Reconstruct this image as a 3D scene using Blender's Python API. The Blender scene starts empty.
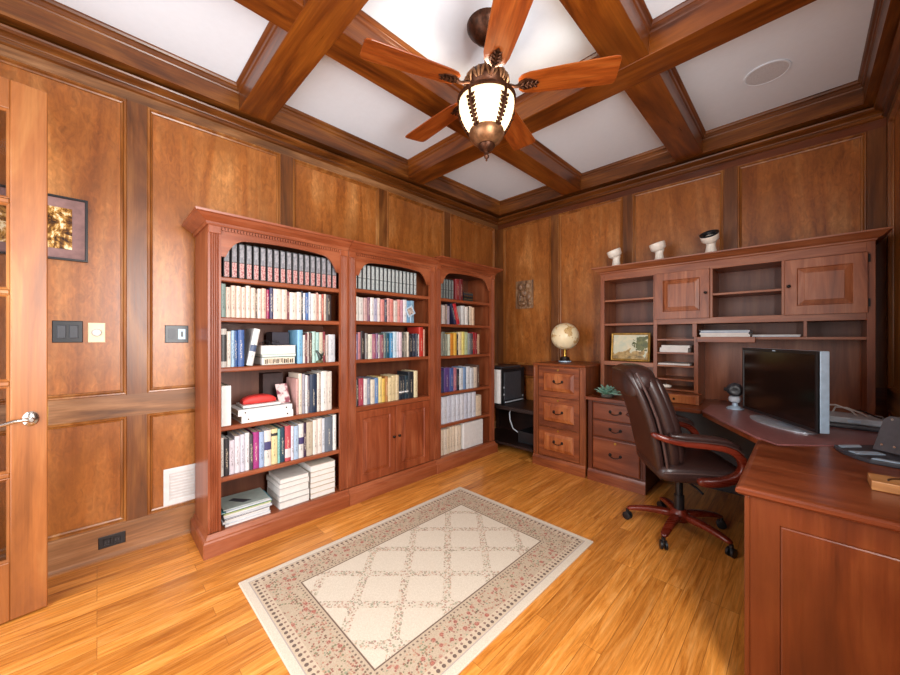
import bpy, bmesh, math, random
from mathutils import Vector, Matrix
random.seed(7)
scene = bpy.context.scene
C = scene.collection

# ------------------------------------------------------------------ camera
cam_d = bpy.data.cameras.new('camera')
cam_d.sensor_width = 36.0
cam_d.lens = 353.0 / 900.0 * 36.0
cam_d.clip_start = 0.02
cam = bpy.data.objects.new('camera', cam_d)
cam.location = (2.87, 0.0, 1.28)
cam.rotation_euler = (math.radians(90), 0, math.radians(45))
C.objects.link(cam)
scene.camera = cam

# ------------------------------------------------------------------ world, lights, exposure
scene.view_settings.view_transform = 'Standard'
scene.view_settings.look = 'None'
scene.view_settings.gamma = 1.0
scene.view_settings.use_curve_mapping = False
scene.view_settings.exposure = 0.0
world = bpy.data.worlds.new('world')
scene.world = world
world.use_nodes = True
world.node_tree.nodes['Background'].inputs[0].default_value = (0.80, 0.90, 1.0, 1)
world.node_tree.nodes['Background'].inputs[1].default_value = 1.0


def area(name, loc, rot, sx, sy, power, col):
    l = bpy.data.lights.new(name, 'AREA')
    l.shape = 'RECTANGLE'
    l.size, l.size_y = sx, sy
    l.energy = power
    l.color = col
    o = bpy.data.objects.new(name, l)
    o.location = loc
    o.rotation_euler = [math.radians(a) for a in rot]
    C.objects.link(o)
    return o


# daylight through the window in the right wall, and through the double doorway behind the camera
area('window_daylight', (3.24, 0.62, 1.60), (0, 90, 0), 1.45, 0.62, 102, (1.0, 0.98, 0.96))
area('doorway_daylight', (1.25, -0.78, 1.30), (90, 0, 0), 1.5, 2.1, 52, (0.93, 0.96, 1.0))

# ------------------------------------------------------------------ mesh helpers
ORI = {}


class MB:
    def __init__(s):
        s.v = []
        s.f = []
        s.mi = []
        s.cur = 0

    def add(s, vs, fs):
        b = len(s.v)
        s.v += [tuple(p) for p in vs]
        for f in fs:
            s.f.append([i + b for i in f])
            s.mi.append(s.cur)
        return s

    def box(s, x0, x1, y0, y1, z0, z1):
        vs = [(x, y, z) for z in (z0, z1) for y in (y0, y1) for x in (x0, x1)]
        return s.add(vs, [(0, 2, 3, 1), (4, 5, 7, 6), (0, 1, 5, 4), (2, 6, 7, 3), (0, 4, 6, 2), (1, 3, 7, 5)])

    def prism(s, poly, P, h0, h1):
        n = len(poly)
        vs = [P(a, b, h0) for a, b in poly] + [P(a, b, h1) for a, b in poly]
        fs = [tuple(range(n))[::-1], tuple(range(n, 2 * n))]
        fs += [(i, (i + 1) % n, n + (i + 1) % n, n + i) for i in range(n)]
        return s.add(vs, fs)

    def loops(s, L, cap0=True, cap1=True, closed=True):
        n = len(L[0])
        vs = [p for l in L for p in l]
        fs = []
        for k in range(len(L) - 1):
            for i in range(n if closed else n - 1):
                j = (i + 1) % n
                fs.append((k * n + i, k * n + j, (k + 1) * n + j, (k + 1) * n + i))
        if cap0:
            fs.append(tuple(range(n))[::-1])
        if cap1:
            fs.append(tuple(range((len(L) - 1) * n, len(L) * n)))
        return s.add(vs, fs)

    def ring(s, P, a0, a1, b0, b1, steps, cap0=False, cap1=True):
        L = []
        for d, h in steps:
            L.append([P(a0 + d, b0 + d, h), P(a1 - d, b0 + d, h), P(a1 - d, b1 - d, h), P(a0 + d, b1 - d, h)])
        return s.loops(L, cap0, cap1)

    def lathe(s, prof, c=(0, 0, 0), n=32, cap=True):
        L = [[(c[0] + r * math.cos(2 * math.pi * i / n), c[1] + r * math.sin(2 * math.pi * i / n), c[2] + z) for i in range(n)] for r, z in prof]
        return s.loops(L, cap, cap)

    def tube(s, pts, r, n=8, ry=None, up=None):
        pts = [Vector(p) for p in pts]
        L = []
        prev = None
        for i, p in enumerate(pts):
            t = (pts[min(i + 1, len(pts) - 1)] - pts[max(i - 1, 0)]).normalized()
            if up is not None:
                a = Vector(up)
            elif prev is not None:
                a = prev
            else:
                a = Vector((0, 0, 1)) if abs(t.z) < 0.9 else Vector((1, 0, 0))
            a = (a - t * a.dot(t)).normalized()
            prev = a
            b = t.cross(a)
            rr = r[i] if isinstance(r, (list, tuple)) else r
            rb = ry[i] if isinstance(ry, (list, tuple)) else (ry if ry else rr)
            L.append([p + a * (rr * math.cos(2 * math.pi * k / n)) + b * (rb * math.sin(2 * math.pi * k / n)) for k in range(n)])
        return s.loops(L)

    def bar(s, pts, wa, wb, up):
        """rectangular section swept along a path: wa along up-normal, wb sideways"""
        pts = [Vector(p) for p in pts]
        L = []
        for i, p in enumerate(pts):
            t = (pts[min(i + 1, len(pts) - 1)] - pts[max(i - 1, 0)]).normalized()
            b = Vector(up)
            b = (b - t * b.dot(t)).normalized()
            a = b.cross(t)
            A = (wa[i] if isinstance(wa, (list, tuple)) else wa) / 2
            B = (wb[i] if isinstance(wb, (list, tuple)) else wb) / 2
            q = 0.72
            L.append([p + a * (A * ca) + b * (B * cb) for ca, cb in ((-1, -q), (-q, -1), (q, -1), (1, -q), (1, q), (q, 1), (-q, 1), (-1, q))])
        return s.loops(L)

    def build(s, name, mat, parent=None, bevel=0.0, smooth=False, sub=0, world=True, seg=2):
        me = bpy.data.meshes.new(name)
        off = Vector((0, 0, 0))
        if parent is not None and world:
            off = ORI.get(parent.name, Vector((0, 0, 0)))
        me.from_pydata([Vector(p) - off for p in s.v], [], s.f)
        for m in (mat if isinstance(mat, (list, tuple)) else [mat]):
            me.materials.append(m)
        for p, k in zip(me.polygons, s.mi):
            p.material_index = k
        bm = bmesh.new()
        bm.from_mesh(me)
        bmesh.ops.recalc_face_normals(bm, faces=bm.faces)
        bm.to_mesh(me)
        bm.free()
        if smooth:
            for p in me.polygons:
                p.use_smooth = True
        o = bpy.data.objects.new(name, me)
        C.objects.link(o)
        if parent is not None:
            o.parent = parent
            if parent.name in ORI:
                ORI[o.name] = ORI[parent.name]
        if bevel:
            b = o.modifiers.new('bevel', 'BEVEL')
            b.width = bevel
            b.segments = seg
            b.limit_method = 'ANGLE'
            b.angle_limit = math.radians(40)
        if sub:
            b = o.modifiers.new('sub', 'SUBSURF')
            b.levels = b.render_levels = sub
        if smooth and not sub:
            try:
                me.set_sharp_from_angle(angle=math.radians(42))
            except Exception:
                pass
        return o


def thing(name, label, cat, loc=(0, 0, 0), group=None, rz=0.0):
    o = bpy.data.objects.new(name, None)
    o.empty_display_size = 0.05
    C.objects.link(o)
    o.location = loc
    o.rotation_euler = (0, 0, rz)
    ORI[o.name] = Vector(loc)
    o['label'] = label
    o['category'] = cat
    if group:
        o['group'] = group
    return o


def tag(o, label, cat, group=None):
    o['label'] = label
    o['category'] = cat
    if group:
        o['group'] = group
    return o


def struct(o):
    o['kind'] = 'structure'
    return o


# plane maps: (a, b, h) -> world
def PX(x):   # faces +x, a=y b=z
    return lambda a, b, h: (x + h, a, b)


def PNX(x):  # faces -x
    return lambda a, b, h: (x - h, a, b)


def PNY(y):  # faces -y, a=x b=z
    return lambda a, b, h: (a, y - h, b)


def PPY(y):
    return lambda a, b, h: (a, y + h, b)


def PZ(z):
    return lambda a, b, h: (a, b, z + h)


# ------------------------------------------------------------------ materials
def lin(h):
    h = h.lstrip('#')
    r = []
    for i in (0, 2, 4):
        c = int(h[i:i + 2], 16) / 255.0
        r.append(c / 12.92 if c <= 0.04045 else ((c + 0.055) / 1.055) ** 2.4)
    return (r[0], r[1], r[2], 1.0)


class NT:
    def __init__(s, name):
        s.m = bpy.data.materials.new(name)
        s.m.use_nodes = True
        s.t = s.m.node_tree
        s.t.nodes.clear()
        s.out = s.t.nodes.new('ShaderNodeOutputMaterial')
        s.p = s.t.nodes.new('ShaderNodeBsdfPrincipled')
        s.t.links.new(s.p.outputs[0], s.out.inputs[0])

    def n(s, typ, **kw):
        o = s.t.nodes.new(typ)
        for k, v in kw.items():
            setattr(o, k, v)
        return o

    def set(s, sock, v):
        if isinstance(v, bpy.types.NodeSocket):
            s.t.links.new(v, sock)
        elif v is not None:
            sock.default_value = v

    def math(s, op, a, b=None, c=None, clamp=False):
        o = s.n('ShaderNodeMath', operation=op, use_clamp=clamp)
        s.set(o.inputs[0], a)
        if b is not None:
            s.set(o.inputs[1], b)
        if c is not None:
            s.set(o.inputs[2], c)
        return o.outputs[0]

    def coord(s, kind='Object', scale=(1, 1, 1), rot=(0, 0, 0), loc=(0, 0, 0)):
        tc = s.n('ShaderNodeTexCoord')
        mp = s.n('ShaderNodeMapping')
        s.t.links.new(tc.outputs[kind], mp.inputs[0])
        mp.inputs['Scale'].default_value = scale
        mp.inputs['Rotation'].default_value = rot
        mp.inputs['Location'].default_value = loc
        return mp.outputs[0]

    def noise(s, vec, scale, detail=4.0, dist=0.0, rough=0.55):
        o = s.n('ShaderNodeTexNoise')
        s.set(o.inputs['Vector'], vec)
        o.inputs['Scale'].default_value = scale
        o.inputs['Detail'].default_value = detail
        o.inputs['Distortion'].default_value = dist
        o.inputs['Roughness'].default_value = rough
        return o.outputs['Fac'], o.outputs['Color']

    def ramp(s, fac, stops, interp='LINEAR'):
        o = s.n('ShaderNodeValToRGB')
        o.color_ramp.interpolation = interp
        e = o.color_ramp.elements
        while len(e) < len(stops):
            e.new(0.5)
        for k, (p, c) in enumerate(stops):
            e[k].position = p
            e[k].color = c if len(c) == 4 else (c[0], c[1], c[2], 1)
        s.set(o.inputs[0], fac)
        return o.outputs[0]

    def mix(s, fac, a, b, mode='MIX'):
        o = s.n('ShaderNodeMix', data_type='RGBA', blend_type=mode)
        s.set(o.inputs[0], fac)
        s.set(o.inputs[6], a)
        s.set(o.inputs[7], b)
        return o.outputs[2]

    def bump(s, h, strength, dist=0.002):
        o = s.n('ShaderNodeBump')
        s.set(o.inputs['Height'], h)
        o.inputs['Strength'].default_value = strength
        o.inputs['Distance'].default_value = dist
        s.t.links.new(o.outputs[0], s.p.inputs['Normal'])

    def base(s, col, rough=0.5, metal=0.0, spec=None, coat=None):
        s.set(s.p.inputs['Base Color'], col)
        s.set(s.p.inputs['Roughness'], rough)
        s.p.inputs['Metallic'].default_value = metal
        if spec is not None:
            s.p.inputs['Specular IOR Level'].default_value = spec
        if coat:
            s.p.inputs['Coat Weight'].default_value = coat
            s.p.inputs['Coat Roughness'].default_value = 0.15


def wood(name, dark, mid, light, axis='z', rough=0.36, blotch=0.35, grain=1.0, fig=2.2, spec=0.5, bump=0.12, coords='Object', mottle=0.0):
    t = NT(name)
    k = {'x': 0, 'y': 1, 'z': 2}[axis]
    sc = [1.0, 1.0, 1.0]
    sc[k] = 0.13
    v = t.coord(coords, tuple(sc))
    f1, _ = t.noise(v, fig * 3.0, 5.0, 1.6, 0.6)
    sc2 = [1.0, 1.0, 1.0]
    sc2[k] = 0.025
    v2 = t.coord(coords, tuple(sc2))
    f2, _ = t.noise(v2, 90.0, 3.0, 0.3, 0.7)
    v3 = t.coord(coords)
    f3, _ = t.noise(v3, 2.3, 3.0, 0.6)
    col = t.ramp(f1, [(0.30, dark), (0.50, mid), (0.72, light)])
    g = t.math('MULTIPLY_ADD', t.math('SUBTRACT', f2, 0.5), 1.1 * grain, 1.0)
    gc = t.n('ShaderNodeCombineXYZ')
    for i in range(3):
        t.set(gc.inputs[i], g)
    col = t.mix(1.0, col, gc.outputs[0], 'MULTIPLY')
    if mottle:
        s4 = [1.0, 1.0, 1.0]
        s4[k] = 0.45
        f4, _ = t.noise(t.coord(coords, tuple(s4)), 34.0, 4.0, 1.2, 0.65)
        q = t.math('MULTIPLY_ADD', t.math('SUBTRACT', f4, 0.5), mottle, 1.0)
        qc = t.n('ShaderNodeCombineXYZ')
        for i in range(3):
            t.set(qc.inputs[i], q)
        col = t.mix(1.0, col, qc.outputs[0], 'MULTIPLY')
    bl = t.ramp(f3, [(0.35, (0, 0, 0, 1)), (0.7, (1, 1, 1, 1))])
    dk = tuple(c * 0.62 for c in mid[:3]) + (1,)
    col = t.mix(t.math('MULTIPLY', t.math('SUBTRACT', 1.0, bl), blotch), col, dk)
    r = t.math('MULTIPLY_ADD', f2, 0.12, rough - 0.06)
    t.base(col, r, spec=spec)
    if bump:
        t.bump(f2, bump, 0.001)
    return t.m


def plain(name, hexc, rough=0.5, metal=0.0, var=0.06, spec=None, scale=30.0, bump=0.0, coat=None):
    t = NT(name)
    c = lin(hexc) if isinstance(hexc, str) else hexc
    f, _ = t.noise(t.coord(), scale, 3.0)
    d = tuple(max(0.0, x * (1 - 3 * var)) for x in c[:3]) + (1,)
    l = tuple(min(1.0, x * (1 + 3 * var)) for x in c[:3]) + (1,)
    t.base(t.ramp(f, [(0.3, d), (0.7, l)]), rough, metal, spec, coat)
    if bump:
        t.bump(f, bump, 0.001)
    return t.m


def sh(h, k):
    c = lin(h)
    return (c[0] * k, c[1] * k, c[2] * k, 1)


# room woods
PANEL = wood('birch_panel_wood', sh('864516', 0.84), sh('ae672c', 0.88), sh('cb8b4e', 0.88), 'z', 0.34, 0.55, 0.35, 1.6, mottle=1.6)
FR_Z = wood('frame_wood_vertical', sh('4a2810', 0.85), sh('7a461e', 0.85), sh('9c6430', 0.85), 'z', 0.36, 0.3, 0.9)
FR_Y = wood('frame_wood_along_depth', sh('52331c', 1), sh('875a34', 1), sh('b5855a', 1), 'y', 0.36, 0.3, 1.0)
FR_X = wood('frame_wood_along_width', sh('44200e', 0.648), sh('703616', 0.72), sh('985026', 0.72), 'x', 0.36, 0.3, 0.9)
BEAM_Y = wood('beam_wood_along_depth', sh('572508', 0.496), sh('8a4512', 0.62), sh('b5661f', 0.62), 'y', 0.3, 0.25, 1.0)
BEAM_X = wood('beam_wood_along_width', sh('572508', 0.496), sh('8a4512', 0.62), sh('b5661f', 0.62), 'x', 0.3, 0.25, 1.0)
DOORW = wood('french_door_wood', sh('834a20', 0.9), sh('a5622e', 0.9), sh('bd8046', 0.9), 'z', 0.38, 0.15, 0.6)
# furniture woods
CH_Z = wood('cherry_vertical', sh('843c1e', 0.68), sh('a2532f', 0.74), sh('bc6e48', 0.74), 'z', 0.36, 0.28, 0.6)
CH_Y = wood('cherry_along_depth', sh('843c1e', 0.68), sh('a2532f', 0.74), sh('bc6e48', 0.74), 'y', 0.36, 0.28, 0.6)
CH_X = wood('cherry_along_width', sh('843c1e', 0.68), sh('a2532f', 0.74), sh('bc6e48', 0.74), 'x', 0.36, 0.28, 0.6)
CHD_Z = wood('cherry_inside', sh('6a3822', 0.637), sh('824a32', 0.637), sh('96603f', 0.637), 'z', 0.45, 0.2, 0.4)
PINE_Z = wood('knotty_cherry_door', sh('6a2c0e', 0.9), sh('a45628', 0.9), sh('c87c44', 0.9), 'z', 0.38, 0.45, 0.7, 3.0)
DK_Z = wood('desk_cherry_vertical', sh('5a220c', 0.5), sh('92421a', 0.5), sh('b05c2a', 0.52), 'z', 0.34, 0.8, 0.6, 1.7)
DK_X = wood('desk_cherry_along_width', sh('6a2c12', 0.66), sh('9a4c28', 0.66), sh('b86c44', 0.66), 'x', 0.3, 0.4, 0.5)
DK_Y = wood('desk_cherry_along_depth', sh('6a2c12', 0.75), sh('9a4c28', 0.75), sh('b86c44', 0.75), 'y', 0.3, 0.4, 0.5)
FC_Z = wood('file_cabinet_wood', sh('52200a', 0.85), sh('80401c', 0.85), sh('a85c2c', 0.85), 'z', 0.36, 0.4, 0.6)
FC_X = wood('file_cabinet_wood_across', sh('52200a', 0.9), sh('884420', 0.9), sh('b06232', 0.9), 'x', 0.36, 0.4, 0.6)
STANDW_KNEESHADE = wood('stand_wood_knee_shade', sh('180c08', 0.8), sh('2a1712', 0.8), sh('3c221a', 0.8), 'x', 0.4, 0.3, 0.5)  # printer stand wood; on the desk panels it paints in knee-hole shade
CHAIRW = wood('chair_mahogany', sh('4a140a', 1), sh('6a2212', 1), sh('853421', 1), 'x', 0.28, 0.2, 0.4)
PINE_R = wood('red_cherry_door', sh('5e2410', .9), sh('904526', .9), sh('b0643f', .9), 'z', 0.36, 0.45, 0.7, 3.0)
HU_Z = wood('hutch_cherry_vertical', sh('783a1c', .8), sh('a05a34', .8), sh('bd7a52', .8), 'z', 0.38, 0.25, 0.6)
HU_X = wood('hutch_cherry_along_width', sh('783a1c', .8), sh('a05a34', .8), sh('bd7a52', .8), 'x', 0.38, 0.25, 0.6)
HUP = wood('knotty_hutch_door', sh('70320f', .9), sh('a45c32', .9), sh('c48058', .9), 'z', 0.38, 0.4, 0.6, 3.0)
BLADEW = wood('fan_blade_wood', sh('6e2a0a', 0.72), sh('a04c18', 0.75), sh('bf6a2c', 0.75), 'x', 0.3, 0.1, 1.1, 3.0)
MAUVE = plain('burgundy_laminate', '8c5a58', 0.28, 0, 0.05)
WHITE = plain('white_plaster', (0.82, 0.89, 0.96, 1), 0.85, 0, 0.004)
BRONZE = plain('dark_bronze', '4a2c1c', 0.42, 0.75, 0.18, scale=45, bump=0.3)
BRONZE_L = plain('brushed_bronze', '8a6242', 0.4, 0.7, 0.12, scale=40)
BLACKMETAL = plain('blackened_metal', '1e1714', 0.4, 0.6, 0.1)
NICKEL = plain('satin_nickel', 'c8c4bc', 0.22, 1.0, 0.03)
BLACKP = plain('black_plastic', '16171a', 0.35, 0, 0.05)
GREYP = plain('charcoal_plastic', '3a3c42', 0.4, 0, 0.05)
SILVER = plain('silver_aluminium', 'b2cadd', 0.4, 0.15, 0.03)
PALEGREY = plain('pale_grey_plastic', 'b8bfc6', 0.4, 0, 0.03)
CREAMP = plain('cream_plastic', 'efe0b8', 0.4, 0, 0.02)
WHITEP = plain('white_plastic', 'd8d7d4', 0.45, 0, 0.02)
PAPER = plain('white_paper', 'dcd8d2', 0.8, 0, 0.02)
PAPERC = plain('cream_paper', 'd8c8ae', 0.8, 0, 0.03)
CERAM = plain('white_glazed', 'efe6d8', 0.35, 0, 0.02)
LEATHER = plain('brown_black_leather', '34211e', 0.34, 0, 0.12, scale=120, bump=0.25, spec=0.6)
LEATHER2 = plain('leather_piping', '4e3a36', 0.35, 0, 0.05)
BRASS = plain('brass', 'b08d3e', 0.3, 0.9, 0.05)


def glass_mat():
    t = NT('clear_glass')
    t.p.inputs['Base Color'].default_value = (1, 1, 1, 1)
    t.p.inputs['Roughness'].default_value = 0.02
    t.p.inputs['IOR'].default_value = 1.45
    t.p.inputs['Transmission Weight'].default_value = 1.0
    tr = t.n('ShaderNodeBsdfTransparent')
    mx = t.n('ShaderNodeMixShader')
    mx.inputs[0].default_value = 0.012
    gl = t.n('ShaderNodeBsdfGlossy')
    gl.inputs['Roughness'].default_value = 0.02
    t.t.links.new(tr.outputs[0], mx.inputs[1])
    t.t.links.new(gl.outputs[0], mx.inputs[2])
    t.t.links.new(mx.outputs[0], t.out.inputs[0])
    return t.m


GLASS = glass_mat()


def floor_mat():
    t = NT('honey_oak_strip_floor')
    v = t.coord('Object', (1, 1, 1), (0, 0, math.radians(90)))
    b = t.n('ShaderNodeTexBrick')
    b.offset = 0.37
    b.offset_frequency = 3
    t.set(b.inputs['Vector'], v)
    b.inputs['Color1'].default_value = (0, 0, 0, 1)
    b.inputs['Color2'].default_value = (1, 1, 1, 1)
    b.inputs['Mortar'].default_value = (0.0, 0.0, 0.0, 1)
    b.inputs['Scale'].default_value = 1.0
    b.inputs['Mortar Size'].default_value = 0.0012
    b.inputs['Mortar Smooth'].default_value = 0.4
    b.inputs['Bias'].default_value = 0.0
    b.inputs['Brick Width'].default_value = 1.05
    b.inputs['Row Height'].default_value = 0.074
    sep = t.n('ShaderNodeSeparateColor')
    t.set(sep.inputs[0], b.outputs['Color'])
    rnd = sep.outputs[0]
    comb = t.n('ShaderNodeCombineXYZ')
    t.set(comb.inputs[0], t.math('MULTIPLY', rnd, 9.0))
    t.set(comb.inputs[1], t.math('MULTIPLY', rnd, 5.0))
    add = t.n('ShaderNodeVectorMath', operation='ADD')
    t.set(add.inputs[0], t.coord('Object', (1.0, 0.075, 1.0)))
    t.set(add.inputs[1], comb.outputs[0])
    f1, _ = t.noise(add.outputs[0], 19.0, 6.0, 2.4, 0.66)
    f2, _ = t.noise(t.coord('Object', (1.0, 0.03, 1.0)), 130.0, 3.0, 0.2, 0.7)
    c1 = t.ramp(f1, [(0.26, sh('9c5415', 1)), (0.5, sh('cf8436', 1)), (0.76, sh('e6a45a', 1))])
    c2 = t.ramp(rnd, [(0.0, (0.72, 0.66, 0.58, 1)), (0.45, (0.95, 0.94, 0.92, 1)), (1.0, (1.12, 1.16, 1.2, 1))])
    col = t.mix(1.0, c1, c2, 'MULTIPLY')
    g = t.math('MULTIPLY_ADD', t.math('SUBTRACT', f2, 0.5), 1.0, 1.0)
    gc = t.n('ShaderNodeCombineXYZ')
    for i in range(3):
        t.set(gc.inputs[i], g)
    col = t.mix(1.0, col, gc.outputs[0], 'MULTIPLY')
    col = t.mix(t.math('MULTIPLY', b.outputs['Fac'], 0.4), col, sh('5a2c0c', 1))
    t.base(col, t.math('MULTIPLY_ADD', f1, 0.12, 0.24), spec=0.5)
    t.bump(t.math('SUBTRACT', 1.0, b.outputs['Fac']), 0.25, 0.001)
    return t.m


def rug_mat(hx, hy):
    t = NT('floral_rug')
    tc = t.n('ShaderNodeTexCoord')
    sp = t.n('ShaderNodeSeparateXYZ')
    t.set(sp.inputs[0], tc.outputs['Object'])
    X, Y = sp.outputs[0], sp.outputs[1]
    M = t.math
    dx = M('SUBTRACT', hx, M('ABSOLUTE', X))
    dy = M('SUBTRACT', hy, M('ABSOLUTE', Y))
    d = M('MINIMUM', dx, dy)

    def band(a, b):
        return M('MULTIPLY', M('GREATER_THAN', d, a), M('LESS_THAN', d, b))

    # flowers: two scales of cells
    def cells(scale, thr, jitter=0.9):
        v = t.n('ShaderNodeTexVoronoi')
        v.inputs['Scale'].default_value = scale
        v.inputs['Randomness'].default_value = jitter
        t.set(v.inputs['Vector'], tc.outputs['Object'])
        s2 = t.n('ShaderNodeSeparateColor')
        t.set(s2.inputs[0], v.outputs['Color'])
        return v.outputs['Distance'], s2.outputs[0], s2.outputs[1]

    d1, r1, q1 = cells(95.0, 0.5)
    pal = t.ramp(r1, [(0.0, lin('8a4c42')), (0.24, lin('a8745e')), (0.42, lin('6f7050')), (0.62, lin('5c4838')), (0.78, lin('b58a70')), (0.9, lin('7a876e'))], 'CONSTANT')
    m1 = M('LESS_THAN', d1, 0.5)
    d2, r2, q2 = cells(24.0, 0.5)
    roses = M('LESS_THAN', d2, 0.30)
    ns, _ = t.noise(tc.outputs['Object'], 16.0, 2.0)
    cream = lin('e9dcc6')
    ground, _ = t.noise(tc.outputs['Object'], 260.0, 2.0)
    creamv = t.ramp(ground, [(0.3, lin('c2b4a0')), (0.7, lin('d6cab8'))])
    beige = t.ramp(ground, [(0.3, lin('a8957e')), (0.7, lin('bfac94'))])
    col = creamv
    # field lattice
    P = 0.312

    def tri(a, off):
        q = M('DIVIDE', M('SUBTRACT', a, off), P)
        fr = M('FRACT', M('ADD', q, 0.5))
        return M('MULTIPLY', M('ABSOLUTE', M('SUBTRACT', fr, 0.5)), P * 0.7071)

    s_ = tri(M('ADD', X, Y), 0.123)
    t_ = tri(M('SUBTRACT', X, Y), -0.148)
    line = M('LESS_THAN', M('MINIMUM', s_, t_), 0.021)
    node = M('LESS_THAN', M('ADD', M('MULTIPLY', s_, s_), M('MULTIPLY', t_, t_)), 0.0016)
    fieldmask = M('MULTIPLY', M('GREATER_THAN', d, 0.232), M('MAXIMUM', line, node))
    sparse = M('GREATER_THAN', q1, 0.18)
    ff = M('MULTIPLY', M('MULTIPLY', fieldmask, m1), sparse)
    col = t.mix(M('MULTIPLY', M('MULTIPLY', fieldmask, M('SUBTRACT', 1.0, m1)), .16), col, lin('b09a7c'))
    col = t.mix(M('MULTIPLY', ff, 0.62), col, pal)
    # inner line
    col = t.mix(band(0.205, 0.236), col, beige)
    col = t.mix(M('MULTIPLY', band(0.228, 0.234), 1.0), col, lin('6a564c'))
    # floral border
    bb = band(0.088, 0.206)
    col = t.mix(bb, col, beige)
    fb = M('MULTIPLY', M('MULTIPLY', bb, m1), M('GREATER_THAN', M('ADD', q1, M('MULTIPLY', M('SUBTRACT', ns, 0.5), 2.5)), 0.42))
    col = t.mix(M('MULTIPLY', fb, 0.8), col, pal)
    rosec = t.ramp(d2, [(0.0, lin('7e3f3a')), (0.10, lin('b5705e')), (0.2, lin('8e5048')), (0.3, lin('c49a84'))])
    col = t.mix(M('MULTIPLY', M('MULTIPLY', M('MULTIPLY', bb, roses), M('GREATER_THAN', r2, 0.35)), M('GREATER_THAN', ground, .42)), col, rosec)
    # dotted bands
    db = band(0.040, 0.088)
    col = t.mix(db, col, t.ramp(ground, [(0.3, lin('b4a088')), (0.7, lin('c8b69e'))]))

    def dots(c0, pitch, rad):
        # dots along the running edge coordinate
        horiz = M('LESS_THAN', dy, dx)
        run = M('ADD', M('MULTIPLY', horiz, X), M('MULTIPLY', M('SUBTRACT', 1.0, horiz), Y))
        fr = M('FRACT', M('DIVIDE', run, pitch))
        a = M('MULTIPLY', M('SUBTRACT', fr, 0.5), pitch)
        b = M('SUBTRACT', d, c0)
        return M('LESS_THAN', M('ADD', M('MULTIPLY', a, a), M('MULTIPLY', b, b)), rad * rad)

    col = t.mix(M('MULTIPLY', dots(0.057, 0.03, 0.0085), 0.9), col, lin('5e4a44'))
    col = t.mix(M('MULTIPLY', dots(0.076, 0.03, 0.006), 0.85), col, lin('7d5a50'))
    col = t.mix(M('MULTIPLY', dots(0.214, 0.022, 0.005), 0.9), col, lin('6e5a4e'))
    col = t.mix(band(0.036, 0.041), col, lin('a89c94'))
    t.base(col, 0.95, spec=0.15)
    t.bump(ground, 0.5, 0.002)
    return t.m


FLOOR = floor_mat()

# ------------------------------------------------------------------ room
W, D, F, H = 3.285, 3.765, -0.80, 3.01
TH = 0.12

o = struct(MB().box(-TH, W + TH, F - 1.4, D + TH, -0.1, 0.0).build('floor', FLOOR))
o = struct(MB().box(-TH, W + TH, F - TH, D + TH, H, H + 0.1).build('ceiling', WHITE))
ceiling = o

wall_left = struct(MB().box(-TH, 0, F - TH, D + TH, 0, H).build('wall_left', PANEL))
wall_back = struct(MB().box(0, W, D, D + TH, 0, H).build('wall_back', PANEL))
# right wall with a window opening
wy0, wy1, wz0, wz1 = 0.26, 0.98, 0.85, 2.35
m = MB()
m.box(W, W + TH, F - TH, wy0, 0, H).box(W, W + TH, wy1, D + TH, 0, H)
m.box(W, W + TH, wy0, wy1, 0, wz0).box(W, W + TH, wy0, wy1, wz1, H)
wall_right = struct(m.build('wall_right', PANEL))
# front wall with a double doorway x 0.38..2.0
dx0, dx1, dz1 = 0.42, 2.02, 2.48
m = MB()
m.box(0, dx0, F - TH, F, 0, H).box(dx1, W, F - TH, F, 0, H).box(dx0, dx1, F - TH, F, dz1, H)
wall_front = struct(m.build('wall_front', PANEL))

# window in the right wall
m = MB()
for a, b, c, d in ((wy0, wy0 + .05, wz0, wz1), (wy1 - .05, wy1, wz0, wz1), (wy0 + .05, wy1 - .05, wz0, wz0 + .05), (wy0 + .05, wy1 - .05, wz1 - .05, wz1), (wy0 + .05, wy1 - .05, 1.58, 1.62)):
    m.box(W + 0.03, W + 0.08, a, b, c, d)
win = struct(m.build('window_1', FR_Z, bevel=.003))
struct(MB().box(W + 0.05, W + 0.056, wy0 + .05, wy1 - .05, wz0 + .05, wz1 - .05).build('window_pane', GLASS, win))

# panelling ------------------------------------------------------------
FT = 0.018
RAILZ = (0.81, 0.94)
TOPZ = 2.70
BASEZ = 0.185
BEADS = [(0.0, FT), (0.004, FT + 0.006), (0.012, FT + 0.005), (0.018, 0.009), (0.026, 0.006), (0.028, 0.0005)]


def panelling(P, a_lo, a_hi, stiles, wall, mat_run, mats_bead, skip=None):
    hw = 0.046
    edges = []
    st = [(a_lo, a_lo + 0.085)] + [(c - hw, c + hw) for c in stiles] + [(a_hi - 0.085, a_hi)]
    for s0, s1 in st:
        m = MB()
        for z0, z1 in ((BASEZ, RAILZ[0]), (RAILZ[1], TOPZ)):
            m.ring(P, s0, s1, z0, z1, [(0, 0), (0, FT)])
        struct(m.build('stile', FR_Z, wall))
    for nm, z0, z1 in (('rail', RAILZ[0], RAILZ[1]), ('rail', TOPZ, 2.80)):
        struct(MB().ring(P, a_lo, a_hi, z0, z1, [(0, 0), (0, FT)]).build(nm, mat_run, wall))
    for i in range(len(st) - 1):
        for z0, z1 in ((BASEZ, RAILZ[0]), (RAILZ[1], TOPZ)):
            struct(MB().ring(P, st[i][1], st[i + 1][0], z0, z1, BEADS, cap1=False).build('panel_bead', mats_bead, wall))


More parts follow.
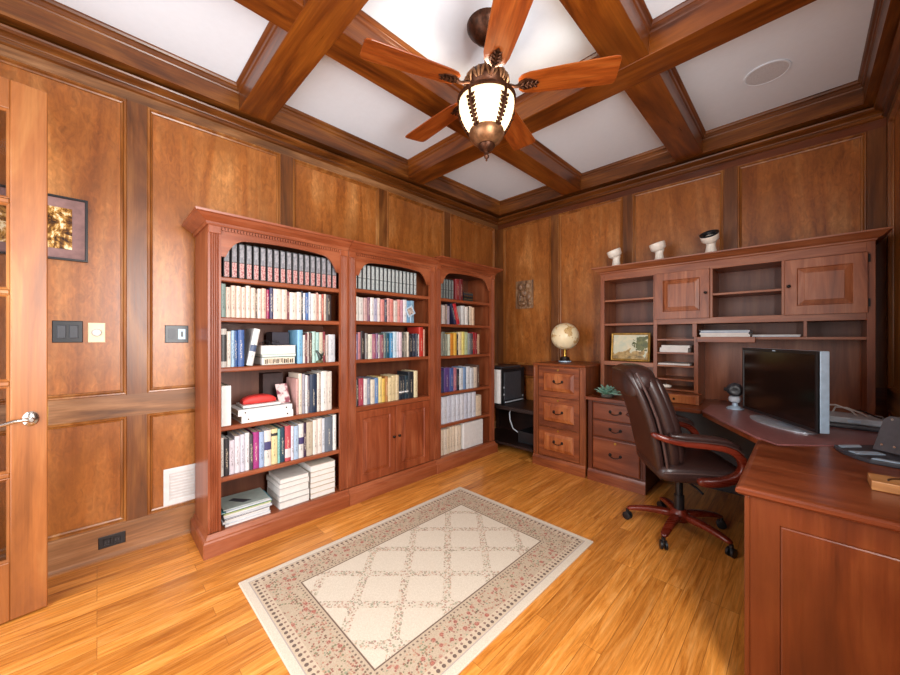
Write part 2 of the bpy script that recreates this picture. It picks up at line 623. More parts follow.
BEADW = wood('bead_wood', sh('6a3a16', 0.85), sh('9a5c26', 0.85), sh('c08548', 0.85), 'z', 0.3, 0.2, 0.5)
panelling(PX(0), F, D, [-.71 + .0, .172, 1.05, 1.945, 2.81], wall_left, FR_Y, BEADW)
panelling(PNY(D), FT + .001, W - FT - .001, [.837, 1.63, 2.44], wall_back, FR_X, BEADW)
# right wall: simple frame away from the window
for a0, a1 in ((F, wy0 - .06), (wy1 + .06, D - FT - .001)):
    panelling(PNX(W), a0, a1, [1.95, 2.85] if a0 > 0 else [], wall_right, FR_Y, BEADW)
m = MB()
for a, b, c, d in ((wy0 - .058, wy0, wz0 - .06, wz1 + .06), (wy1, wy1 + .058, wz0 - .06, wz1 + .06), (wy0, wy1, wz1, wz1 + .06), (wy0, wy1, wz0 - .06, wz0)):
    m.box(W - .02, W, a, b, c, d)
struct(m.build('window_casing', FR_Z, wall_right, bevel=.003))


def baseboard(name, P, a0, a1, mat):
    prof = [(0.0, 0.0), (0.032, 0.0), (0.032, 0.012), (0.022, 0.024), (FT + .002, 0.026), (FT + .002, BASEZ - 0.01), (0.012, BASEZ), (0, BASEZ)]
    L = []
    for a in (a0, a1):
        L.append([P(a, z, h) for h, z in prof])
    return struct(MB().loops(L).build(name, mat))


BASEW = wood('baseboard_wood', sh('664228', 1), sh('9a6a44', 1), sh('c4936a', 1), 'y', 0.36, 0.3, 1.1)
baseboard('baseboard_left', PX(0.0002), F, D, BASEW)
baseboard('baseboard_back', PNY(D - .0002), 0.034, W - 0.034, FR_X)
baseboard('baseboard_right', PNX(W - .0002), F, D, FR_Y)

# crown moulding and perimeter beam: mitred lengths along each wall
CROWNW = {k: wood('crown_wood_' + k, sh('4a2408', .7), sh('7c4418', .7), sh('a8682c', .75), k, 0.32, 0.25, 1.7) for k in 'xy'}


def room_run(prof, side, mat, name):
    L = [[], []]
    for d, z in prof:
        c = [(d, F + d, z), (W - d, F + d, z), (W - d, D - d, z), (d, D - d, z)]
        L[0].append(c[side])
        L[1].append(c[(side + 1) % 4])
    return struct(MB().loops(L).build(name, mat))


crown = [(0.0, 2.757), (FT + .001, 2.757), (.034, 2.762), (.041, 2.771), (.041, 2.778), (.034, 2.786), (.036, 2.79), (.05, 2.80), (.066, 2.806), (.078, 2.816), (.082, 2.824), (.078, 2.83), (.02, 2.83), (.02, 2.846), (0.0, 2.846)]
per = [(0.0, 2.846), (.128, 2.846), (.128, 2.955), (.132, 2.962), (.138, 2.966), (.140, 2.985), (.150, 2.990), (.156, 3.0), (.156, 3.0095), (0, 3.0095)]
for k in range(4):
    room_run(crown, k, CROWNW['xyxy'[k]], 'trim_%d' % (k + 1))
    room_run(per, k, CROWNW['xyxy'[k]], 'trim_%d' % (k + 5))


def beam(axis, c, lo, hi, zoff, mat, name='ceiling_beam'):
    z = 2.846 + zoff
    pr = [(-.1275, 3.0095), (-.1275, 3.0), (-.118, 2.988), (-.110, 2.984), (-.108, 2.966), (-.100, 2.960), (-.100, z), (.100, z), (.100, 2.960), (.108, 2.966), (.110, 2.984), (.118, 2.988), (.1275, 3.0), (.1275, 3.0095)]
    L = []
    for e in (lo, hi):
        L.append([((c + a, e, b) if axis == 'y' else (e, c + a, b)) for a, b in pr])
    return struct(MB().loops(L).build(name, mat, ceiling, bevel=.004))


for bx in (1.0975, 2.1675):
    beam('y', bx, F + .129, D - .129, 0.0, BEAM_Y)
for by in (0.7915, 2.2605):
    beam('x', by, .129, W - .129, -0.004, BEAM_X)

# ------------------------------------------------------------------ french door (open, free edge toward the room)
door = bpy.data.objects.new('door_1', None)
door['kind'] = 'structure'
door.location = (0.34, -0.165, 0)
door.rotation_euler = (0, 0, math.radians(7.0))
C.objects.link(door)
ORI[door.name] = Vector((0, 0, 0))
# local: leaf runs along -y from the free edge at 0, thickness along -x
LW, LH, LT = 0.62, 2.44, 0.044
z0d = 0.008


def dbox(name, y0, y1, z0, z1, mat=DOORW, x0=-LT, x1=0.0, bevel=.004):
    return struct(MB().box(x0, x1, y0, y1, z0, z1).build(name, mat, door, bevel, world=False))


ST = 0.112
dbox('door_stile', -ST, 0, z0d, LH)
dbox('door_stile', -LW, -LW + ST, z0d, LH)
zs = [0.272, 0.66, 1.072, 1.484, 1.893, 2.305]
dbox('door_rail', -LW + ST, -ST, z0d, zs[0])
dbox('door_rail', -LW + ST, -ST, zs[-1], LH)
for z in zs[1:-1]:
    dbox('door_muntin', -LW + ST, -ST, z - .011, z + .011, x0=-LT + .008, x1=-.004, bevel=.005)
dbox('door_muntin', -LW / 2 - .011, -LW / 2 + .011, zs[0], zs[-1], x0=-LT + .008, x1=-.004, bevel=.005)
for k in range(5):
    za, zb = zs[k] + (.011 if k else 0), zs[k + 1] - (.011 if k < 4 else 0)
    for ya, yb in ((-LW + ST, -LW / 2 - .011), (-LW / 2 + .011, -ST)):
        dbox('door_glass', ya + .0005, yb - .0005, za + .0005, zb - .0005, GLASS, -.024, -.020, 0)
        m = MB()
        m.ring(lambda a, b, h: (h, a, b), ya, yb, za, zb, [(0, -.002), (.003, -.001), (.010, -.009), (.011, -.018)], cap1=False)
        struct(m.build('glazing_bead', DOORW, door, world=False))
# lever handle
hd = MB()
hz, hy = 0.905, -0.052
L = [[(h, hy + r * math.cos(a * math.pi / 12) * .78, hz + r * math.sin(a * math.pi / 12)) for a in range(24)] for r, h in ((.034, .0), (.034, .006), (.028, .011), (.012, .013), (.010, .045), (.012, .052), (.008, .056))]
hd.loops(L)
hd.tube([(.046, hy, hz), (.05, hy - .02, hz + .004), (.05, hy - .05, hz + .002), (.05, hy - .085, hz - .008), (.05, hy - .11, hz - .006)], [.008, .009, .009, .008, .006], 10)
struct(hd.build('door_handle', NICKEL, door, smooth=True, world=False))
struct(MB().box(-.03, -.014, 0, .0015, .86, .95).build('latch_plate', BRASS, door, world=False))

# ------------------------------------------------------------------ wall fittings on the left wall
def night_photo():
    t = NT('sepia_photo')
    v = t.coord('Object', (1, 1, 1))
    f, _ = t.noise(v, 9.0, 6.0, 2.5, 0.7)
    f2, _ = t.noise(t.coord('Object', (1, 6, 1)), 6.0, 4.0, 1.0)
    s_ = t.math('MULTIPLY', f, t.math('ADD', f2, 0.45))
    t.base(t.ramp(s_, [(0.36, lin('2a1606')), (0.47, lin('6e4310')), (0.55, lin('c79446')), (0.64, lin('fbe9c0'))]), 0.25)
    return t.m


fr = thing('framed_picture', 'black framed sepia night photo with a mauve mat on the wall behind the glazed door', 'picture', (0, -0.24, 1.70))
y0, y1, pz0, pz1 = -0.46, -0.036, 1.703, 2.05
m = MB().ring(PX(0.002), y0, y1, pz0, pz1, [(0, 0), (0, .02), (.010, .02), (.012, .012)], cap0=True, cap1=False)
m.build('picture_frame', BLACKP, fr, bevel=.001)
MB().ring(PX(0.002), y0 + .010, y1 - .010, pz0 + .010, pz1 - .010, [(0, .0095), (.05, .0095), (.052, .0075)], cap1=False).build('mat_board', plain('mauve_mat', '8a6a66', .8), fr)
MB().ring(PX(0.002), y0 + .06, y1 - .06, pz0 + .06, pz1 - .06, [(0, .007), (0, .008)]).build('photo_print', night_photo(), fr)


def wall_plate(P, a0, a1, b0, b1, name, label, mat, kind, cat='switch', loc=None):
    th = thing(name, label, cat, loc)
    MB().ring(P, a0, a1, b0, b1, [(0, .0), (0, .004), (.003, .006)]).build('cover_plate', mat, th)
    w, h = a1 - a0, b1 - b0
    if kind == 'double':
        for k in (0.30, 0.70):
            c = a0 + w * k
            MB().ring(P, c - w * .15, c + w * .15, b0 + h * .2, b1 - h * .2, [(0, .006), (0, .0075), (.003, .009)]).build('rocker', GREYP, th)
    elif kind == 'dial':
        c, z = (a0 + a1) / 2, (b0 + b1) / 2
        L = [[P(c + r * math.cos(i * math.pi / 12), z + r * math.sin(i * math.pi / 12), hh) for i in range(24)] for r, hh in ((.022, .006), (.021, .014), (.017, .018))]
        MB().loops(L).build('dimmer_dial', WHITEP, th, smooth=True)
    elif kind == 'jacks':
        MB().ring(P, a0 + w * .14, a0 + w * .46, b0 + h * .2, b1 - h * .2, [(0, .006), (0, .009)]).build('rocker', GREYP, th)
        MB().ring(P, a0 + w * .56, a0 + w * .88, b0 + h * .2, b1 - h * .2, [(0, .006), (0, .008), (.004, .0095)]).build('outlet_face', SILVER, th)
        MB().ring(P, a0 + w * .66, a0 + w * .78, b0 + h * .34, b1 - h * .34, [(0, .0096), (0, .0105)]).build('socket', BLACKP, th)
    elif kind == 'outlet':
        for k in (0.32, 0.68):
            c = a0 + w * k
            rk = MB().ring(P, c - w * .13, c + w * .13, b0 + h * .24, b1 - h * .24, [(0, .006), (.002, .009)]).build('socket', BLACKP, th)
            for q in (-.35, .35):
                MB().ring(P, c + q * w * .15 - .002, c + q * w * .15 + .002, b0 + h * .40, b1 - h * .42, [(0, .0091), (0, .0095)]).build('slot', GREYP, rk)
    return th


wall_plate(PX(0.0005), -.172, -.056, 1.252, 1.372, 'light_switch', 'wide black switch plate with two rockers beside the glazed door', BLACKP, 'double', loc=(0, -.114, 1.25))
wall_plate(PX(0.0005), -.036, .034, 1.252, 1.364, 'dimmer_switch', 'cream dimmer plate with a round dial between two black plates', CREAMP, 'dial', loc=(0, 0, 1.25))
wall_plate(PX(0.0005), .305, .425, 1.246, 1.358, 'wall_jack_plate', 'black plate with rocker and grey socket just beside the tall bookcase', BLACKP, 'jacks', loc=(0, .365, 1.25))
wall_plate(PX(FT + .0025), .005, .12, .066, .132, 'wall_outlet', 'black outlet plate set sideways in the wooden baseboard', BLACKP, 'outlet', 'outlet', loc=(0, .06, .06))
vt = thing('vent_grille', 'white louvred vent grille low on the panelled wall beside the bookcase', 'vent', (0, .43, .2))
MB().ring(PX(0.0005), .298, .56, .205, .44, [(0, 0), (0, .006), (.006, .009), (.03, .009), (.032, .004)], cap0=True).build('grille_frame', WHITEP, vt)
for k in range(9):
    z = .243 + k * .0195
    MB().add([(.005, .33, z), (.005, .528, z), (.009, .528, z + .012), (.009, .33, z + .012), (.0065, .33, z), (.0065, .528, z), (.0105, .528, z + .012), (.0105, .33, z + .012)],
             [(0, 1, 2, 3), (4, 7, 6, 5), (0, 4, 5, 1), (2, 6, 7, 3), (0, 3, 7, 4), (1, 5, 6, 2)]).build('louvre', WHITEP, vt)

# carved plaque on the back wall
pq = thing('carved_plaque', 'small carved wooden relief plaque hanging on the back wall above the printer', 'plaque', (.42, D, 1.64))
nx, nz = 26, 34
m = MB()
random.seed(11)


def relief(i, k):
    a, b = i / nx, k / nz
    if i in (0, nx) or k in (0, nz):
        return .010 + .006 * random.random()
    bl = 0
    for ca, cb, ra, rb, hh in ((.30, .78, .16, .14, .9), (.70, .80, .18, .13, .8), (.50, .56, .20, .15, 1.0), (.24, .40, .13, .20, .7), (.76, .42, .14, .18, .8), (.40, .18, .22, .10, 1.0), (.80, .16, .14, .09, .7)):
        q = 1 - ((a - ca) / ra) ** 2 - ((b - cb) / rb) ** 2
        if q > 0:
            bl = max(bl, hh * math.sqrt(q))
    return .010 + .040 * bl + random.random() * .005


vs, fs = [], []
for k in range(nz + 1):
    for i in range(nx + 1):
        vs.append((.297 + .252 * i / nx + (random.random() - .5) * .012 * (k in (0, nz)), D - .001 - relief(i, k), 1.64 + .345 * k / nz + (random.random() - .5) * .01 * (i in (0, nx))))
for k in range(nz):
    for i in range(nx):
        a = k * (nx + 1) + i
        fs.append((a, a + 1, a + nx + 2, a + nx + 1))
m.add(vs, fs)
m.box(.30, .546, D - .012, D - .001, 1.645, 1.98)
m.build('carving', wood('plaque_wood', sh('4a3020', 1), sh('8a6648', 1), sh('b8946c', 1), 'z', .4, .3, .6, 6), pq)

# ------------------------------------------------------------------ rug
RX0, RX1, RY0, RY1 = .80, 1.945, .518, 2.19
hx, hy = (RX1 - RX0) / 2, (RY1 - RY0) / 2
m = MB()
m.ring(PZ(0), -hx, hx, -hy, hy, [(0, .0), (0, .005), (.004, .009)], cap0=True)
rug = m.build('area_rug', rug_mat(hx, hy))
rug.location = ((RX0 + RX1) / 2, (RY0 + RY1) / 2, 0.001)
tag(rug, 'cream rug with a floral border and diamond flower lattice on the oak floor', 'rug')

# ------------------------------------------------------------------ bookcases
def raised_door(P, a0, a1, b0, b1, parent, mat, knob=None, stile=.06, t=.018, pmat=None, pname='raised_panel', name='door', h0=0.0):
    d = MB().ring(P, a0, a1, b0, b1, [(0, h0), (0, h0 + t - .002), (.002, h0 + t), (stile, h0 + t), (stile + .006, h0 + t - .009)], cap0=True).build(name, mat, parent)
    MB().ring(P, a0 + stile + .005, a1 - stile - .005, b0 + stile + .005, b1 - stile - .005, [(0, h0 + t - .0088), (.004, h0 + t - .008), (.03, h0 + t - .001), (.032, h0 + t + .001)]).build(pname, pmat or mat, d)
    if knob:
        ka, kb = knob
        L = [[P(ka + r * math.cos(i * math.pi / 6), kb + r * math.sin(i * math.pi / 6), h0 + t + hh) for i in range(12)] for r, hh in ((.006, 0), (.005, .01), (.011, .014), (.011, .02), (.006, .024))]
        MB().loops(L).build('knob', BLACKMETAL, d, smooth=True)
    return d


BXB, BXF = .036, .415     # back and front of the bookcases


def bookcase(y0, y1, shelves, top, label, left_return, right_return, doors=None, dxf=0.0):
    xf = BXF + dxf
    th = thing('bookcase', label, 'bookcase', (0.2, (y0 + y1) / 2, 0), 'tall arched cherry bookcases along the panelled wall')
    g = .0015
    a0, a1 = y0 + g, y1 - g
    pw = .066
    for s0, s1 in ((a0, a0 + .022), (a1 - .022, a1)):
        MB().box(BXB, xf - .02, s0, s1, .0, top - .07).build('side_panel', CH_Z, th, .001)
    MB().box(BXB, BXB + .008, a0 + .022, a1 - .022, .1, top - .07).build('back_panel', CHD_Z, th)
    MB().box(BXB, xf - .02, a0 + .022, a1 - .022, top - .09, top - .07).build('top_panel', CHD_Z, th)
    # fluted pilasters
    for s0 in (a0, a1 - pw):
        prof = [(s0, xf - .02), (s0, xf)]
        n = 4
        mrg = .010
        fw = (pw - 2 * mrg) / n
        for k in range(n):
            c = s0 + mrg + fw * (k + .5)
            for q in (-1, -.6, 0, .6, 1):
                prof.append((c + q * fw * .38, xf - (.006 * math.sqrt(max(0, 1 - q * q)))))
        prof += [(s0 + pw, xf), (s0 + pw, xf - .02)]
        L = [[(x, y, z) for y, x in prof] for z in (.13, top - .115)]
        MB().loops(L).build('pilaster', CH_Z, th)
        MB().box(xf - .02, xf + .008, s0, s0 + pw, top - .115, top - .07).build('capital', CH_Z, th, .003)
    # arched apron
    i0, i1 = a0 + pw, a1 - pw
    zt, zb = top - .07, top - .245
    pts = []
    N = 96
    for k in range(N + 1):
        s = abs(2 * k / N - 1)
        q_ = min(1, max(0, (.93 - s) / .26))
        e = (.78 * (1 - (1 - q_) ** 2) ** .75 + .22 * max(0, 1 - (s / .93) ** 2.2)) if q_ > 0 else 0
        pts.append((i0 + (i1 - i0) * k / N, zb + .125 * e))
    m = MB()
    L = []
    for (y, z) in pts:
        L.append([(xf - .018, y, z), (xf - .002, y, z), (xf - .002, y, zt), (xf - .018, y, zt)])
    m.loops(L)
    m.build('arch_apron', CH_Y, th)
    # dentil strip
    m = MB()
    n = 46
    for k in range(n):
        c = i0 + (i1 - i0) * (k + .5) / n
        w = (i1 - i0) / n * .28
        m.box(xf - .002, xf + .012, c - w, c + w, top - .092, top - .074)
    m.build('dentil_strip', CH_Y, th)
    # cornice
    prof = [(-.002, top - .07), (.008, top - .07), (.012, top - .062), (.012, top - .05), (.022, top - .044), (.045, top - .030), (.058, top - .016), (.070, top - .012), (.072, top), (.0, top)]
    L = []
    for d, z in prof:
        p = []
        if left_return:
            p += [(BXB, a0 - d, z), (xf + d, a0 - d, z)]
        else:
            p += [(BXB, a0, z), (xf + d, a0, z)]
        if right_return:
            p += [(xf + d, a1 + d, z), (BXB, a1 + d, z)]
        else:
            p += [(xf + d, a1, z), (BXB, a1, z)]
        L.append(p)
    MB().loops(L).build('cornice', CH_Y, th)
    # plinth
    prof = [(.026, .0), (.026, .085), (.020, .094), (.012, .098), (.006, .115), (.0, .124), (-.02, .124)]
    L = []
    for d, z in prof:
        p = [(BXB, a0 - (d if left_return else 0), z), (xf + d, a0 - (d if left_return else 0), z), (xf + d, a1 + (d if right_return else 0), z), (BXB, a1 + (d if right_return else 0), z)]
        L.append(p)
    MB().loops(L).build('plinth', CH_Y, th)
    # shelves
    for z in shelves:
        L = []
        for y in (a0 + .0225, a1 - .0225):
            L.append([(BXB + .0085, y, z - .028), (xf - .026, y, z - .028), (xf - .021, y, z - .022), (xf - .021, y, z - .006), (xf - .026, y, z), (BXB + .0085, y, z)])
        MB().loops(L).build('shelf', CH_Y, th)
    if doors:
        zc = doors
        MB().box(xf - .02, xf - .003, i0, i1, zc - .034, zc).build('front_rail', CH_Y, th, .002)
        mid = (i0 + i1) / 2
        raised_door(PX(xf - .02), i0 + .002, mid - .001, .130, zc - .037, th, PINE_R, (mid - .028, .44), .058)
        raised_door(PX(xf - .02), mid + .001, i1 - .002, .130, zc - .037, th, PINE_R, (mid + .028, .44), .058)
    return th


Y_L0, Y_M0, Y_R0, Y_R1 = .456, 1.356, 2.256, 3.150
bookcase(Y_L0, Y_M0, [1.648, 1.403, 1.097, .740, .432], 2.01, 'cherry bookcase of six open shelves at the end next to the light switches', True, False)
bookcase(Y_M0, Y_R0, [1.665, 1.412, 1.105, .735], 2.01, 'cherry bookcase with two raised-panel doors below, middle of the three', False, False, doors=.735)
bookcase(Y_R0, Y_R1, [1.662, 1.411, 1.100, .740, .430], 2.042, 'cherry bookcase with white binders on its low shelves, in the room corner', False, True, dxf=.010)

# ------------------------------------------------------------------ books
BM = {}


def book_mat(hexc, letters=True):
    key = (hexc, letters)
    if key in BM:
        return BM[key]
    t = NT('cover_' + hexc)
    c = tuple(x * .80 for x in lin(hexc)[:3]) + (1,)
    lum = .3 * c[0] + .6 * c[1] + .1 * c[2]
    ink = lin('2a2420') if lum > .25 else lin('e8dcc0')
    tc = t.n('ShaderNodeTexCoord')
    f, _ = t.noise(t.coord('Object', (1, 1, 1)), 25.0, 2.0)
    col = t.ramp(f, [(0.3, tuple(x * .88 for x in c[:3]) + (1,)), (0.7, tuple(min(1, x * 1.08) for x in c[:3]) + (1,))])
    if letters:
        # illegible title strokes down the middle of the spine
        sp = t.n('ShaderNodeSeparateXYZ')
        t.set(sp.inputs[0], tc.outputs['Object'])
        n1, _ = t.noise(t.coord('Object', (1, 1.2, 1)), 150.0, 1.0)
        zin = t.math('MULTIPLY', t.math('GREATER_THAN', sp.outputs[2], .045), t.math('LESS_THAN', sp.outputs[2], .165))
        yin = t.math('LESS_THAN', t.math('ABSOLUTE', sp.outputs[1]), .005)
        ms = t.math('MULTIPLY', t.math('MULTIPLY', zin, yin), t.math('GREATER_THAN', n1, .52))
        col = t.mix(t.math('MULTIPLY', ms, .6), col, ink)
    t.base(col, 0.45)
    BM[key] = t.m
    return t.m


COLN = {}


def book(y0, w, h, dep, xs, z, hexc, label, group, tilt=0.0, band=None, name='book', letters=True, pages=True, cat='book', facing=1):
    """upright volume: spine faces +x at xs; y0 lower-y side; pages as a child"""
    th = MB()
    hw = w / 2
    bt = min(.0025, w * .16)
    prof = []
    n = 6
    r = min(.006, hw * .6)
    # C-shaped cover cross-section (x,y), open at the back
    outer = [(-dep, -hw), (-.004, -hw)] + [(-.004 + r * math.cos(a), -hw + hw + hw * math.sin(a)) for a in [(-math.pi / 2) + math.pi * k / n for k in range(1, n)]] + [(-.004, hw), (-dep, hw)]
    inner = [(-dep, hw - bt), (-.006, hw - bt), (-.006, -hw + bt), (-dep, -hw + bt)]
    poly = outer + inner
    n_ = len(poly)
    th.prism(poly, lambda a, b, hh: (a, b, hh), 0, h)
    o = th.build(name, book_mat(hexc, letters), None)
    # cap faces of a concave polygon are fine: they are ngons
    if pages:
        pg = MB().box(-dep + .004, -.007, -hw + bt + .0002, hw - bt - .0002, .003, h - .004)
        pg.build('pages', PAPERC if random.random() < .6 else PAPER, o, world=False)
    if band:
        b0, b1, bc = band
        m = MB()
        L = []
        for zz in (h * b0, h * b1):
            L.append([(a + (.0006 if a > -.0055 else 0), b * 1.02, zz) for a, b in outer[1:-1]])
        m.loops(L, False, False, False)
        ob = m.build('title_band', book_mat(bc, False), o, world=False)
        ob['label'] = 'contrasting title band'
    if tilt:
        o.location = (xs, y0 + hw, z + hw * abs(math.sin(tilt)))
        o.rotation_euler = (-tilt, 0, 0)
    else:
        o.location = (xs, y0 + hw, z)
    tag(o, label, cat, group)
    return o


ORD = ['first', 'second', 'third', 'fourth', 'fifth', 'sixth', 'seventh', 'eighth', 'ninth', 'tenth', 'eleventh', 'twelfth', 'thirteenth', 'fourteenth', 'fifteenth', 'sixteenth', 'seventeenth', 'eighteenth', 'nineteenth', 'twentieth', 'twenty-first', 'twenty-second', 'twenty-third', 'twenty-fourth', 'twenty-fifth', 'twenty-sixth', 'twenty-seventh', 'twenty-eighth', 'twenty-ninth', 'thirtieth', 'thirty-first', 'thirty-second']


def cname(h):
    r, g, b = [int(h[i:i + 2], 16) for i in (0, 2, 4)]
    mx, mn = max(r, g, b), min(r, g, b)
    if mx < 62:
        return 'black'
    if mx - mn < 22:
        return 'white' if mn > 212 else ('pale grey' if mn > 165 else ('grey' if mn > 95 else 'charcoal'))
    import colorsys
    hh, s, v = colorsys.rgb_to_hsv(r / 255, g / 255, b / 255)
    hh *= 360
    lt = v > .72
    if s < .28 and lt:
        return 'cream' if hh < 70 else ('mint' if hh < 190 else 'pale blue') if hh < 260 else 'lilac'
    if hh < 14 or hh > 345:
        return 'red' if s > .55 and v > .55 else ('pink' if lt else 'dark red')
    if hh < 40:
        return 'orange' if s > .6 and lt else ('tan' if lt else 'brown')
    if hh < 70:
        return 'yellow' if lt else 'olive'
    if hh < 165:
        return 'pale green' if lt else 'dark green'
    if hh < 200:
        return 'teal' if not lt else 'light teal'
    if hh < 255:
        return 'light blue' if lt else 'dark blue'
    if hh < 300:
        return 'purple' if not lt else 'lilac'
    return 'magenta'


def row(cols, ya, yb, z, hmin, hmax, where, group, xs=.375, dep=.17, seed=1, kind='book', tilts=None, bands=None, wscale=None, xj=.012):
    rnd = random.Random(seed)
    tot = sum(c[1] for c in cols)
    k = (yb - ya) / tot
    y = ya
    for i, c in enumerate(cols):
        w = c[1] * k
        h = c[2] if len(c) > 2 and c[2] else hmin + (hmax - hmin) * rnd.random()
        t = c[3] if len(c) > 3 else 0.0
        lab = '%s %s, %s from left %s' % (cname(c[0]), kind, ORD[i], where if where.startswith('beyond') else 'on the ' + where)
        book(y + .0005, w - .001, h, dep + rnd.random() * .02, xs - rnd.random() * xj, z + .0008, c[0], lab, group, tilt=t, band=c[4] if len(c) > 4 else None)
        y += w


# --- encyclopaedia sets (identical volumes: copied)
def volume_set(n, ya, w, z, h, top_hex, low_hex, label, group, xs=.362, split=.46):
    base = None
    for i in range(n):
        if base is None:
            base = book(ya, w - .003, h, .17, xs, z + .0008, '1d1c1e', label, group, name='encyclopedia_volume', letters=False)
            m = MB()
            hw = (w - .003) / 2 * .64
            bands = [(split, .97, top_hex), (.03, split - .02, low_hex)]
            for b0, b1, hx_ in bands:
                m = MB()
                L = []
                for zz in (h * b0, h * b1):
                    L.append([(.0030, -hw, zz), (.0036, hw * .0, zz), (.0030, hw, zz), (-.002, hw, zz), (-.002, -hw, zz)])
                m.loops(L)
                ob = m.build('spine_panel', set_mats[hx_], base, world=False)
            src = [base] + list(base.children)
        else:
            o = base.copy()
            C.objects.link(o)
            for ch in src[1:]:
                c2 = ch.copy()
                c2.parent = o
                C.objects.link(c2)
            o.location = (xs, ya + w * i + (w - .003) / 2, z + .0008)


def patterned(name, c1, c2, scale):
    t = NT(name)
    n1, _ = t.noise(t.coord('Object', (1, 1, 1)), scale, 2.0)
    t.base(t.ramp(n1, [(0.42, lin(c1)), (0.58, lin(c2))]), .45)
    return t.m


set_mats = {'grey': patterned('silver_spine', '77767c', '97969a', 60), 'rose': patterned('rose_spine', '9c4c50', 'c8a49c', 160),
            'pale': patterned('pale_spine', '8f9a9a', 'c2c8c6', 120), 'dusk': patterned('dusky_spine', '5a6260', '8a9290', 120)}
volume_set(18, .545, .0415, 1.648, .222, 'grey', 'rose', 'black encyclopedia volume with silver and rose spine under the wide arch by the door side', 'silver and rose encyclopedia set')
volume_set(16, 1.428, .0405, 1.665, .205, 'pale', 'pale', 'black volume with pale grey spine under the middle bookcase arch', 'pale spined set in the middle bookcase')
volume_set(6, 2.335, .038, 1.662, .200, 'dusk', 'dusk', 'dark thin volume with dusky grey spine under the corner bookcase arch', 'dusky set in the corner bookcase')

LB, MBK, RB = 'six-shelf bookcase', 'bookcase with doors', 'corner bookcase'
cr = 'f0dac8'
row([('8aa39a', 22), (cr, 22), ('ecd0bc', 22), (cr, 22), ('efd3c2', 22), (cr, 22), ('ead2c0', 22), ('6b5a50', 8), ('e9dccf', 20), ('e8c0ac', 22), ('a8285a', 17), ('3b3a5e', 18), ('f2e0cf', 44), ('ead6c4', 30), ('7e2f3a', 12), ('f0e2d2', 38), ('efe6da', 26), ('26324a', 10), ('e8e8ea', 14), ('3f6aa8', 16), ('cfd8e6', 12), ('f1e4d6', 34), ('e0a898', 14), ('f0dccb', 18), ('b8483a', 12), ('d9c3b0', 14), ('3a3030', 34)],
    .530, 1.245, 1.403, .185, .205, 'second shelf of ' + LB, 'books on the second shelf of the six-shelf bookcase', seed=2)
row([('d8d2c8', 30, .235, 0, (.15, .85, '3a3836')), ('efe6d8', 22, .22), ('a9cbe8', 18, .225), ('2f5a9a', 16, .225), ('3d5f9c', 36, .23)],
    .532, .660, 1.097, .22, .24, 'third shelf of ' + LB, 'books on the third shelf of the six-shelf bookcase', seed=3)
book(.672, .036, .238, .18, .372, 1.098, 'f2f0ea', 'white hardback leaning over beside dark blue spine on the third shelf', 'books on the third shelf of the six-shelf bookcase', tilt=math.radians(11), band=(.38, .56, '4a5a7a'))
row([('7cb6d8', 30, .235), ('e8d8d0', 14, .2), ('6a2030', 12, .21), ('d8c8c0', 12, .22), ('5a3a30', 14, .215), ('b8d8cc', 22, .225), ('a8ccc4', 20, .22), ('e4d8c0', 24, .22), ('8a2430', 14, .225), ('c8b8b0', 16, .2), ('d8dade', 44, .205)],
    .990, 1.275, 1.097, .2, .23, 'beyond the flat pile, third shelf of ' + LB, 'books on the third shelf of the six-shelf bookcase', seed=4)
row([('d8a8a0', 14, .25), ('efe0cc', 22, .285), ('a8a4ae', 18, .28), ('f0efec', 14, .27), ('7a7480', 12, .265), ('20304a', 44, .275), ('ece2d4', 16, .28), ('d0c4b8', 10, .27), ('f1ece4', 40, .29), ('e6dccf', 34, .285)],
    .985, 1.250, .740, .25, .29, 'fourth shelf of ' + LB, 'books on the fourth shelf of the six-shelf bookcase', seed=5)
row([('e8e4dc', 12, .235, 0), ('34343a', 20, .225), ('e6e0ea', 22, .21), ('ece8ee', 22, .23), ('dcdce8', 20, .235), ('f0eef0', 18, .24), ('4a464c', 14, .225), ('b03a86', 26, .235), ('a9bfe0', 22, .23), ('ebe4da', 30, .235, 0, (.45, .68, '4a4674')), ('f0e0a8', 30, .235, 0, (.80, .88, '3a3838')), ('8cc8c0', 12, .23), ('24485a', 22, .235), ('c8505a', 28, .24, 0, (.1, .35, 'e8e0e0')), ('e4e4ee', 14, .235), ('b4cce4', 24, .23), ('ece8e4', 26, .24, 0, (.4, .6, '4a4070')), ('3c2844', 14, .24), ('cdbfa8', 34, .24), ('efe4d8', 24, .25), ('f0e6dc', 26, .255), ('dfe4ec', 16, .25), ('6c7480', 42, .255), ('f2f0ea', 20, .265)],
    .532, 1.282, .432, .22, .25, 'fifth shelf of ' + LB, 'books on the fifth shelf of the six-shelf bookcase', seed=6)
